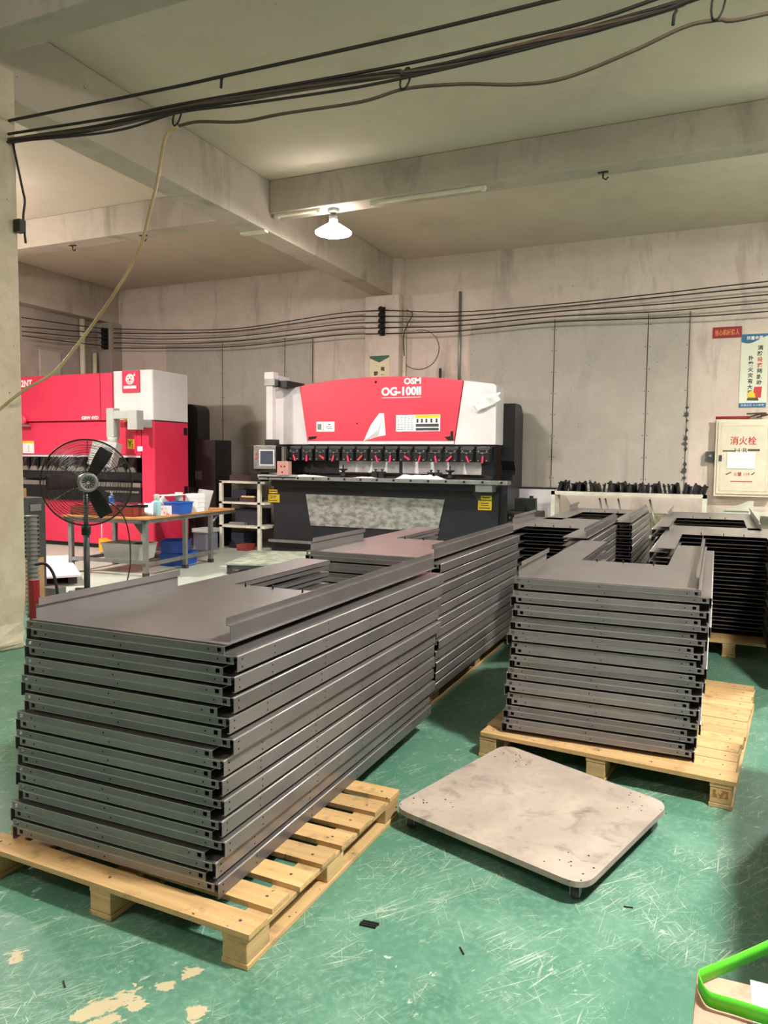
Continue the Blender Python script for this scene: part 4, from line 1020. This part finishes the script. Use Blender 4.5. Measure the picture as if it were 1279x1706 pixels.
# small carton + blue bins
wtag(MB().box(-.06, .06, -.05, .05, 0, .12), 'paper_carton', pm('printed_carton', (232, 224, 230), (206, 130, 150), 24, .6, lo=.55, hi=.62), 'small white and pink carton between thermos and blue bin', 'carton', -.02, .48)
def bin_(label, x, y, z, w, d, h, mat, group, rz=0):
    t = wthing('plastic_bin', label, 'bin', x, y, group, z, rz); m = MB(); f = .015
    m.box(-w/2+f, w/2-f, -d/2+f, d/2-f, 0, .006)
    for s in (-1, 1):
        m.add([(-w/2+f, s*(d/2-f), 0), (w/2-f, s*(d/2-f), 0), (w/2, s*d/2, h), (-w/2, s*d/2, h), (-w/2+f, s*(d/2-f-.006), 0), (w/2-f, s*(d/2-f-.006), 0), (w/2, s*(d/2-.006), h), (-w/2, s*(d/2-.006), h)], [(0, 1, 2, 3), (4, 7, 6, 5), (3, 2, 6, 7)])
        m.add([(s*(w/2-f), -d/2+f, 0), (s*(w/2-f), d/2-f, 0), (s*w/2, d/2, h), (s*w/2, -d/2, h), (s*(w/2-f-.006), -d/2+f, 0), (s*(w/2-f-.006), d/2-f, 0), (s*(w/2-.006), d/2, h), (s*(w/2-.006), -d/2, h)], [(0, 1, 2, 3), (4, 7, 6, 5), (3, 2, 6, 7)])
    m.build('bin_body', mat, t)
    r = MB()
    for a in ((-w/2-.008, w/2+.008, -d/2-.008, -d/2), (-w/2-.008, w/2+.008, d/2, d/2+.008), (-w/2-.008, -w/2, -d/2, d/2), (w/2, w/2+.008, -d/2, d/2)): r.box(a[0], a[1], a[2], a[3], h-.015, h)
    r.build('rim', mat, t); return t
bin_('bright blue plastic bin on the front edge of the bench top', -.04, .80, BZ, .26, .30, .16, BLUE, 'blue plastic bins')
# rags, papers and white boxes
def wrag(label, x, y, w, d, h, seed, mat=PAPER):
    random.seed(seed); ph = [random.uniform(0, 6) for _ in range(4)]
    def f(u, v):
        e = min(1, 4*min(u, 1-u))*min(1, 4*min(v, 1-v))
        return Vector((w*(u-.5), d*(v-.5), .004+h*e*(.5+.3*math.sin(9*u+ph[0])*math.sin(6*v+ph[1])+.3*random.random())))
    o = MB().quadgrid(f, 14, 9).build('white_rag', mat, solid=.003); b = OFF[o.name]
    o.location = W(x, y) + Vector((0, 0, b[2])); o.rotation_euler = (0, 0, BR); tag(o, label, 'rag', 'white rags on the work bench')
wrag('crumpled white rag behind the end of the brown tray', -.28, .42, .30, .26, .17, 31)
wrag('low heap of white cloth behind the thermos and blue bin', -.42, .92, .36, .55, .20, 33)
wtag(MB().box(-.12, .12, -.24, .24, 0, .004), 'paper_stack', PAPER, 'loose white papers leaning on the heap behind the blue bin', 'paper', -.26, .95, z=BZ+.235)
for k in range(4):
    wtag(MB().box(-.10, .10, -.09, .09, .001, .062), 'white_box', PAPER, '%s flat white box in the stack on the far end of the bench' % ['lowest', 'second', 'third', 'topmost'][k], 'box', -.06+.004*k, 1.22, 'white boxes on the bench', z=BZ+.063*k)
t = wthing('glue_bottle', 'white bottle with a pink cap beside the white boxes on the bench', 'bottle', -.22, 1.08)
MB().lathe([(.05, 0), (.055, .02), (.055, .22), (.04, .235)], (0, 0, 0), 16).build('bottle_body', LGREY, t); MB().lathe([(.055, .235), (.055, .27), (.001, .272)], (0, 0, 0), 16).build('pink_cap', pm('pale_pink_cap', (238, 212, 210), (230, 202, 200), 4, .5), t)
wtag(MB().add([(-.16, -.02, 0), (.06, -.02, 0), (.10, .06, .28), (-.14, .06, .30), (-.16, .0, 0), (.06, .0, 0), (.10, .075, .28), (-.14, .075, .30)], [(0, 1, 2, 3), (7, 6, 5, 4), (0, 4, 5, 1), (1, 5, 6, 2), (2, 6, 7, 3), (3, 7, 4, 0)]), 'metal_offcut_sheet', GSTEEL, 'small grey metal panel leaning at the far end of the bench', 'panel', -.10, 1.55)
t = wthing('water_bottle', 'water bottle with bright blue label behind the brown tray', 'bottle', -.98, .62)
MB().lathe([(.035, 0), (.036, .07), (.03, .10), (.036, .13), (.036, .21), (.014, .245), (.014, .26)], (0, 0, 0), 14).build('bottle_body', pm('clear_blue_plastic', (150, 190, 236), (120, 160, 226), 6, .15), t)
MB().lathe([(.0375, .14), (.0375, .2)], (0, 0, 0), 14, caps=False).build('blue_label', BLUE, t); MB().lathe([(.016, .26), (.016, .28), (.001, .281)], (0, 0, 0), 12).build('cap', WINK, t)
# under the bench
def fthing(*a, **k): pass
t = thing('plastic_tub', 'grey plastic tub with dark contents under the near end of the bench', 'tub', (-7.03, 7.62, .176), None, BR); OFF[t.name] = (0, 0, 0)
m = MB(); m.prism([(-.26, -.16), (.26, -.16), (.26, .16), (-.26, .16)], 0, .01)
for (x0, y0, x1, y1) in ((-.26, -.16, .26, -.16), (.26, -.16, .26, .16), (.26, .16, -.26, .16), (-.26, .16, -.26, -.16)):
    k = 1.14; m.add([(x0, y0, 0), (x1, y1, 0), (x1*k, y1*k, .2), (x0*k, y0*k, .2)], [(0, 1, 2, 3)])
m.build('tub_body', PVC, t, solid=.006)
r = MB(); r.tube([(-.30, -.185, .2), (.30, -.185, .2), (.30, .185, .2), (-.30, .185, .2)], .012, 6, closed=True); r.build('rim', PVC, t)
MB().quadgrid(lambda u, v: Vector((.52*(u-.5), .32*(v-.5), .13+.05*math.sin(7*u)*math.sin(6*v)+.03*math.sin(3*u))), 10, 8).build('dark_contents', pm('dark_blue_rags', (44, 56, 76), (30, 38, 52), 9, .8), t)
def fbin(label, x, y, w, d, h, mat, rz, z=0):
    o = bin_(label, 0, 0, 0, w, d, h, mat, 'blue plastic bins'); o.location = (x, y, z); o.rotation_euler = (0, 0, rz)
fbin('blue plastic bin on the floor under the far half of the bench', -6.90, 8.45, .36, .44, .17, BLUE, .2)
fbin('darker blue bin stacked in the bin under the bench', -6.93, 8.43, .36, .44, .17, pm('deep_blue_plastic', (36, 76, 168), (30, 66, 150), 5, .35), .5, .175)
t = thing('storage_box', 'grey lidded box on the floor between the bench and the left rack', 'box', (-7.0, 9.95, 0))
MB().rbox(-7.72, -7.45, 9.80, 10.12, 0, .30, .03).build('box_body', pm('blue_grey_plastic', (128, 130, 150), (116, 118, 138), 4, .4), t); MB().rbox(-7.74, -7.43, 9.78, 10.14, .30, .36, .04).build('lid', PVC, t)
o = MB().prism([(-8.98, .0), (-8.55, .0), (-8.62, .06), (-8.80, .15), (-8.98, .20)], 9.05, 9.2, 'y').build('orange_scoop', ORANGE); tag(o, 'orange plastic scoop on the floor at the foot of the left machine', 'scoop')
o = MB().box(-8.5, -7.6, 8.6, 9.15, 0, .06).build('steel_plate', GSTEEL); tag(o, 'low grey steel plate on the floor behind the fan pole', 'plate')
o = MB().box(-6.20, -6.10, 8.42, 8.52, 0, .02).build('paper_scrap', PAPER); tag(o, 'scrap of white paper on the floor right of the bench', 'paper')

# ------------------------------------------------------------------ pedestal fan
fc = Vector((-5.49, 5.40, 1.255)); cam_p = Vector((0, 0, 1.5)); FRD = .412
ndir = (cam_p-fc).normalized(); ndir = (Matrix.Rotation(math.radians(6), 3, 'Z') @ ndir)
q_ = ndir.to_track_quat('Z', 'Y').to_matrix().to_4x4()
FM = Matrix.Translation(fc) @ q_
t = thing('pedestal_fan', 'tall industrial pedestal fan with dark wire cage and grey hub', 'fan', (fc.x, fc.y, 0))
m = MB(); m.tube([(fc.x-.02*ndir.x*8, fc.y-.02*ndir.y*8, 0), (fc.x-.16*ndir.x, fc.y-.16*ndir.y, .80)], .030, 12)
m.build('lower_pole', DGREY, t); MB().tube([(fc.x-.16*ndir.x, fc.y-.16*ndir.y, .78), (fc.x-.16*ndir.x, fc.y-.16*ndir.y, 1.2)], .022, 12).build('upper_pole', GSTEEL, t)
MB().lathe([(.045, .74), (.045, .84)], (fc.x-.16*ndir.x, fc.y-.16*ndir.y, 0), 14).build('height_clamp', BLACK, t)
MB().lathe([(.26, 0), (.26, .03), (.10, .06), (.05, .10)], (fc.x-.16*ndir.x, fc.y-.16*ndir.y, 0), 24).build('base', DGREY, t)
def fm(v): return FM @ Vector(v)
cg = MB()
for sgn, dep, NR in ((1, .085, 22), (-1, .10, 14)):
    for k in range(NR):
        f = (k+.6)/NR; r = .10+(FRD-.10)*f; z = sgn*dep*(1-f**2.4)
        cg.tube([fm((r*math.cos(2*PI*j/44), r*math.sin(2*PI*j/44), z)) for j in range(44)], .0024, 3, closed=True)
    for k in range(6):
        a = 2*PI*k/6+.5; pth = []
        for s_ in range(8):
            f = s_/7; r = .085+(FRD-.085)*f; pth.append(fm((r*math.cos(a), r*math.sin(a), sgn*(dep*(1-f**2.4)+.002))))
        cg.tube(pth, .0028, 4, caps=False)
cg.tube([fm((FRD*math.cos(2*PI*k/48), FRD*math.sin(2*PI*k/48), 0)) for k in range(48)], .006, 6, closed=True)
cg.build('wire_cage', BLACK, t)
def lathe_m(prof, n=24):
    m = MB(); m.lathe(prof, (0, 0, 0), n); m.v = [tuple(FM @ Vector(v)) for v in m.v]; return m
hub = lathe_m([(.094, .05), (.094, .09), (.085, .105), (.062, .108), (.058, .095), (.001, .094)])
h_ = hub.build('hub_cover', GSTEEL, t)
k = MB()
for i in range(12):
    a = 2*PI*i/12; k.tube([fm((.018*math.cos(a), .018*math.sin(a), .098)), fm((.054*math.cos(a), .054*math.sin(a), .098))], .004, 4)
k.build('hub_vent', BLACK, h_)
lathe_m([(.07, -.28), (.085, -.26), (.085, -.06), (.05, -.05)]).build('motor', DGREY, t)
for ang in (60, 180, -62):
    a = math.radians(ang); m = MB()
    def bl(u, v, a=a):
        r = .06+.30*u; wd = (.04+.06*u)*(1-.35*u*u); off = (v-.5)*2*wd
        p = Vector((r*math.cos(a)-off*math.sin(a), r*math.sin(a)+off*math.cos(a), -.0+.045*(v-.5)*(1.2-u)))
        return FM @ p
    m.quadgrid(bl, 8, 4); m.build('blade', RUST if ang == 180 else DARKHOLE, t, solid=.004)
MB().tube(curve_pts([(fc.x-.15*ndir.x+.02, fc.y-.15*ndir.y-.02, 1.18), (fc.x+.22, fc.y+.22, .95), (fc.x+.26, fc.y+.28, .5), (fc.x+.20, fc.y+.22, .15), (fc.x+.12, fc.y+.10, .01)], 6), .006, 6).build('power_cord', RUBBER, t)

# ------------------------------------------------------------------ dark bars on the floor beside the fan
BGp = 'short dark steel bars on the floor around the fan'
spots = [(-6.32, 5.86, .15), (-6.20, 5.77, .15), (-6.47, 6.28, .1), (-6.30, 6.19, .1), (-6.38, 6.10, .2), (-6.24, 6.42, .1), (-6.10, 6.30, .15), (-6.16, 6.18, .1), (-6.02, 6.24, .2), (-6.05, 5.86, .1)]
lb = ['left bar of the pair lying nearest the concrete column', 'right bar of the pair lying nearest the concrete column', 'bar just left of the fan pole', 'bar touching the fan pole foot from the left', 'bar in front of the fan pole on the floor', 'rearmost bar behind the fan cord', 'bar right of the fan cord', 'bar under the end of the fan cord', 'rightmost dark bar beside the tray flange', 'bar nearest the corner of the tray stack']
for (x, y, rz), l in zip(spots, lb):
    M = Matrix.Translation((x, y, 0)) @ Matrix.Rotation(rz+.4, 4, 'Z')
    tag(MB().box(-.085, .085, -.022, .022, 0, .03, 0, M).build('steel_bar', DGREY, bevel=.003), 'short dark steel '+l, 'bar', BGp)

# ------------------------------------------------------------------ white sheets on a low pallet
rz = math.atan2(.632, -.775)
M = Matrix.Translation((-6.75, 6.52, 0)) @ Matrix.Rotation(rz, 4, 'Z')
t = thing('low_pallet', 'low dark pallet under the pale pink sheets beside the fan', 'pallet', (-6.75, 6.52, 0))
m = MB()
for y in (.08, .5, .92): m.box(.15, 1.85, y-.05, y+.05, 0, .085, 0, M)
m.build('runner', RUST, t); MB().box(.1, 1.9, .03, .97, .085, .10, 0, M).build('deck', RUST, t)
SHEETM = pm('pale_pink_sheet', (240, 226, 234), (232, 218, 228), 2, .4)
o = MB().box(0, 1.95, 0, 1.0, .101, .125, 0, M).build('sheet_pile', SHEETM); tag(o, 'pile of pale pink sheets lying flat on the low pallet', 'sheets')

# ------------------------------------------------------------------ low steel platform with plywood
rz = math.radians(19)
t = thing('low_platform', 'low steel framed platform with a dusty board top before the black bed', 'platform', (-5.76, 8.0, 0), None, rz); OFF[t.name] = (0, 0, 0)
m = MB()
for a in ((0, 1.22, 0, .05), (0, 1.22, 1.35, 1.4), (0, .05, 0, 1.4), (1.17, 1.22, 0, 1.4)): m.box(a[0], a[1], a[2], a[3], .07, .12)
m.build('frame', DGREY, t)
for x in (0, .58, 1.17):
    for y in (0, 1.35): MB().box(x, x+.05, y, y+.05, 0, .07).build('leg', DGREY, t)
MB().box(0, 1.22, 0, .05, .0, .03).build('foot_rail', DGREY, t)
MB().box(-.01, 1.23, -.01, 1.41, .12, .14).build('board_top', pm('dusty_green_board', (172, 178, 160), (120, 130, 112), 7, .7, lo=.4, hi=.65), t)

# ------------------------------------------------------------------ cabinet, hose and post behind the column
t = thing('grey_cabinet', 'narrow grey steel cabinet peeking out behind the concrete column', 'cabinet', (-6.7, 5.5, 0))
MB().box(-6.95, -6.49, 5.25, 5.8, .12, 1.07).build('body', DGREY, t, bevel=.006)
MB().box(-6.49, -6.482, 5.50, 5.70, .45, .88).build('dark_panel', DARKHOLE, t); MB().box(-6.49, -6.482, 5.60, 5.74, .93, 1.0).build('socket_plate', GSTEEL, t)
for x in (-6.9, -6.55): MB().box(x, x+.05, 5.3, 5.75, 0, .12).build('foot', BLACK, t)
o = MB().box(-6.66, -6.53, 5.40, 5.60, 1.072, 1.17).build('small_carton', CARD); tag(o, 'small brown carton on top of the grey cabinet', 'carton')
o = MB().box(-6.48, -6.46, 5.45, 5.74, .01, .44).build('cardboard_sheet', CARD); tag(o, 'brown cardboard leaning on the foot of the grey cabinet', 'cardboard')
m = MB(); prof = []
z = .0
for k in range(24): prof += [(.046, z), (.046, z+.012), (.066, z+.022), (.066, z+.030)]; z += .040
m.lathe(prof, (-5.82, 5.04, 0), 14); o = m.build('ribbed_hose', GSTEEL); tag(o, 'silver ribbed duct hose standing beside the column', 'hose')
t = thing('red_post_stand', 'red steel post with a black hose loop beside the column foot', 'stand', (-5.42, 4.70, 0))
MB().box(-5.455, -5.395, 4.68, 4.74, 0, .42).build('red_post', RSIGN, t)
MB().tube(curve_pts([(-5.45, 4.75, .55), (-5.34, 4.76, .56), (-5.26, 4.77, .48), (-5.22, 4.77, .34), (-5.22, 4.77, .2), (-5.23, 4.77, .02)], 6), .013, 7).build('black_hose', RUBBER, t)
MB().rbox(-5.43, -5.28, 4.80, 4.95, .0, .34, .04).build('grey_canister', GSTEEL, t)

# ------------------------------------------------------------------ rack left of the press brake
t = thing('steel_rack', 'white steel rack with three shelves left of the black machine bed', 'rack', (-7.0, 10.3, 0))
for x in (-7.55, -6.80):
    for y in (10.28, 10.86): MB().box(x, x+.055, y, y+.05, 0, 1.13).build('upright', WFRAME, t)
for z in (.36, .75, 1.09): MB().box(-7.55, -6.66, 10.28, 10.91, z, z+.035).build('shelf', WFRAME, t)
def ritem(nm, a, mat, lab, cat): tag(MB().box(*a).build(nm, mat, bevel=.004), lab, cat)
ritem('tool_case', (-7.38, -7.10, 10.40, 10.80, .787, .98), pm('navy_plastic', (44, 46, 64), (36, 38, 54), 4, .5), 'navy tool case on the middle shelf of the left rack', 'case')
ritem('yellow_bar', (-7.15, -6.90, 10.33, 10.38, .86, .885), pm('pale_yellow_bar', (232, 204, 116), (222, 194, 106), 4, .5), 'pale yellow bar lying on a box on the middle rack shelf', 'bar')
ritem('brown_box', (-7.18, -6.88, 10.32, 10.6, .787, .858), RUST, 'dark brown box under the yellow bar on the rack', 'box')
ritem('black_block', (-7.48, -7.2, 10.32, 10.39, .787, .85), BLACK, 'black steel block at the front left of the middle shelf', 'block')
ritem('dark_crate', (-7.35, -6.9, 10.45, 10.85, .397, .66), pm('dark_violet_crate', (54, 50, 60), (42, 40, 50), 4, .6), 'dark crate on the lower shelf of the left rack', 'crate')
ritem('dull_sheet', (-7.4, -7.1, 10.34, 10.44, .397, .44), GSTEEL, 'grey sheet lying at the front of the lower rack shelf', 'sheet')
ritem('red_brick_box', (-7.12, -6.92, 10.15, 10.4, .0, .10), BROWN, 'small reddish box on the floor under the left rack', 'box')
ritem('navy_box', (-7.40, -7.15, 10.4, 10.8, .0, .26), pm('navy_plastic', (44, 46, 64)), 'navy box on the floor under the left rack', 'box')
ritem('black_motor', (-6.98, -6.78, 10.35, 10.6, 1.127, 1.27), BLACK, 'black motor block on the rack top beside the machine table', 'motor')
ritem('rusty_channel', (-7.50, -7.02, 10.50, 10.7, 1.127, 1.22), RUST, 'rusty steel channel lying on top of the left rack', 'channel')

# ------------------------------------------------------------------ right wall corner: white box, tins, tool rack
t = thing('white_cabinet', 'low plain white cabinet against the wall right of the press brake', 'cabinet', (-2.55, 11.2, 0))
MB().box(-2.95, -2.19, 11.22, 11.56, .04, 1.09).build('body', WHITE, t, bevel=.005); MB().box(-2.96, -2.18, 11.21, 11.57, 1.09, 1.105).build('dark_top', BLACK, t); MB().box(-2.93, -2.21, 11.25, 11.55, 0, .04).build('plinth', BLACK, t)
t = thing('machine_block', 'brown steel machine block with a round bore right of the press brake', 'machine part', (-2.55, 10.6, 0))
MB().box(-2.78, -2.28, 10.58, 10.95, .0, .78).build('body', RUST, t, bevel=.008)
MB().lathe([(.05, 0), (.05, -.02), (.035, -.02), (.035, -.005), (.001, -.004)], (-2.68, 10.58, .70), 16, axis='y').build('bore', BLACK, t)
for x0, x1, l in ((-2.645, -2.495, 'left of two black boxes on the brown machine block'), (-2.475, -2.345, 'right of two black boxes on the brown machine block')):
    o = MB().box(x0, x1, 10.60, 10.72, .782, .972).build('black_box', BLACK, bevel=.005); tag(o, l, 'box', 'black boxes on the machine block')
    if x0 > -2.5: MB().box(-2.44, -2.39, 10.63, 10.68, .972, 1.005).build('handle', BLACK, o)
t = thing('tool_rack', 'white steel rack along the back wall carrying a row of black tools', 'rack', (-1.1, 10.8, 0))
for x in (-2.13, -.165):
    for y in (10.62, 10.95): MB().box(x, x+.055, y, y+.05, 0, 1.055).build('leg', WFRAME, t)
for y in (10.62, 10.95): MB().box(-2.13, -.11, y, y+.05, 1.035, 1.085).build('top_rail', WFRAME, t)
for x in (-2.13, -.16): MB().box(x, x+.05, 10.62, 11.0, 1.035, 1.085).build('end_rail', WFRAME, t)
MB().box(-2.1, -.12, 10.66, 10.98, 1.05, 1.075).build('top_tray', DGREY, t); MB().box(-2.1, -.12, 10.64, 10.98, .48, .52).build('lower_shelf', LGREY, t)
random.seed(17)
N = 34; protoT = None
for k in range(N):
    x = -2.07 + 1.90*k/(N-1)
    lab = '%s black bent steel tool from the left in the row on the white rack' % ORD[k] if k < 30 else '%s black bent steel tool from the right end of the row' % ORD[N-1-k]
    if protoT is None:
        m = MB().prism([(-.14, 0), (.10, 0), (.10, .10), (.04, .15), (-.05, .11), (-.14, .13)], -.011, .011, 'x')
        m.box(-.026, .018, -.14, -.10, .11, .13)
        o = m.mesh('bent_tool', BLACK); protoT = o
    ob = bpy.data.objects.new('bent_tool', protoT); C.objects.link(ob)
    ob.location = (x, 10.80, 1.079); s = random.uniform(.82, 1.12)
    lean = random.choice([-.35, -.2, .1, .25, .35]) if 2 < k < 31 else .5
    ob.rotation_euler = (0, lean*.55, random.uniform(-.25, .25)); ob.scale = (1, 1, s)
    ob.location.z += abs(math.sin(lean*.55))*.012
    tag(ob, lab, 'tool', 'black bent tools on the white rack')
RG = 'light steel strips leaning under the tool rack'
for x, l in ((-1.42, 'leftmost'), (-1.34, 'second'), (-1.17, 'third'), (-.76, 'rightmost')):
    o = MB().tube([(x-.06, 10.70, 1.0), (x+.06, 10.62, .52)], .012, 4).build('steel_strip', BSTEEL); tag(o, '%s light steel strip leaning below the white tool rack' % l, 'strip', RG)
o = MB().box(-2.05, -1.5, 10.75, 10.97, .522, .70).build('grey_drawer_box', LGREY, bevel=.004); tag(o, 'grey box on the lower shelf at the left of the tool rack', 'box')
o = MB().box(-1.3, -.45, 10.7, 10.97, .522, .80).build('olive_tool_pile', pm('olive_grey_steel', (150, 144, 116), (96, 90, 72), 14, .5), bevel=.01); tag(o, 'pile of olive grey steel dies under the tool rack', 'dies')
o = MB().lathe([(.11, 0), (.12, .06), (.08, .13), (.02, .15)], (-.36, 10.78, .522), 14).build('white_bundle', PAPER); tag(o, 'white wire bundle at the right end below the tool rack', 'bundle')
t = thing('white_bench_frame', 'white steel bench frame below the hydrant cabinet', 'frame', (.3, 11.2, 0))
MB().box(-.02, 1.4, 11.15, 11.5, .80, .86).build('top_beam', WFRAME, t); MB().box(.40, .54, 11.13, 11.15, 0, .86).build('front_post', WFRAME, t)
MB().prism([(.10, .86), (.40, 1.0), (.46, 1.0), (.46, .86)], 11.13, 11.15, 'y').build('gusset', WFRAME, t)
for x in (.0, 1.3): MB().box(x, x+.06, 11.2, 11.45, 0, .8).build('leg', WFRAME, t)
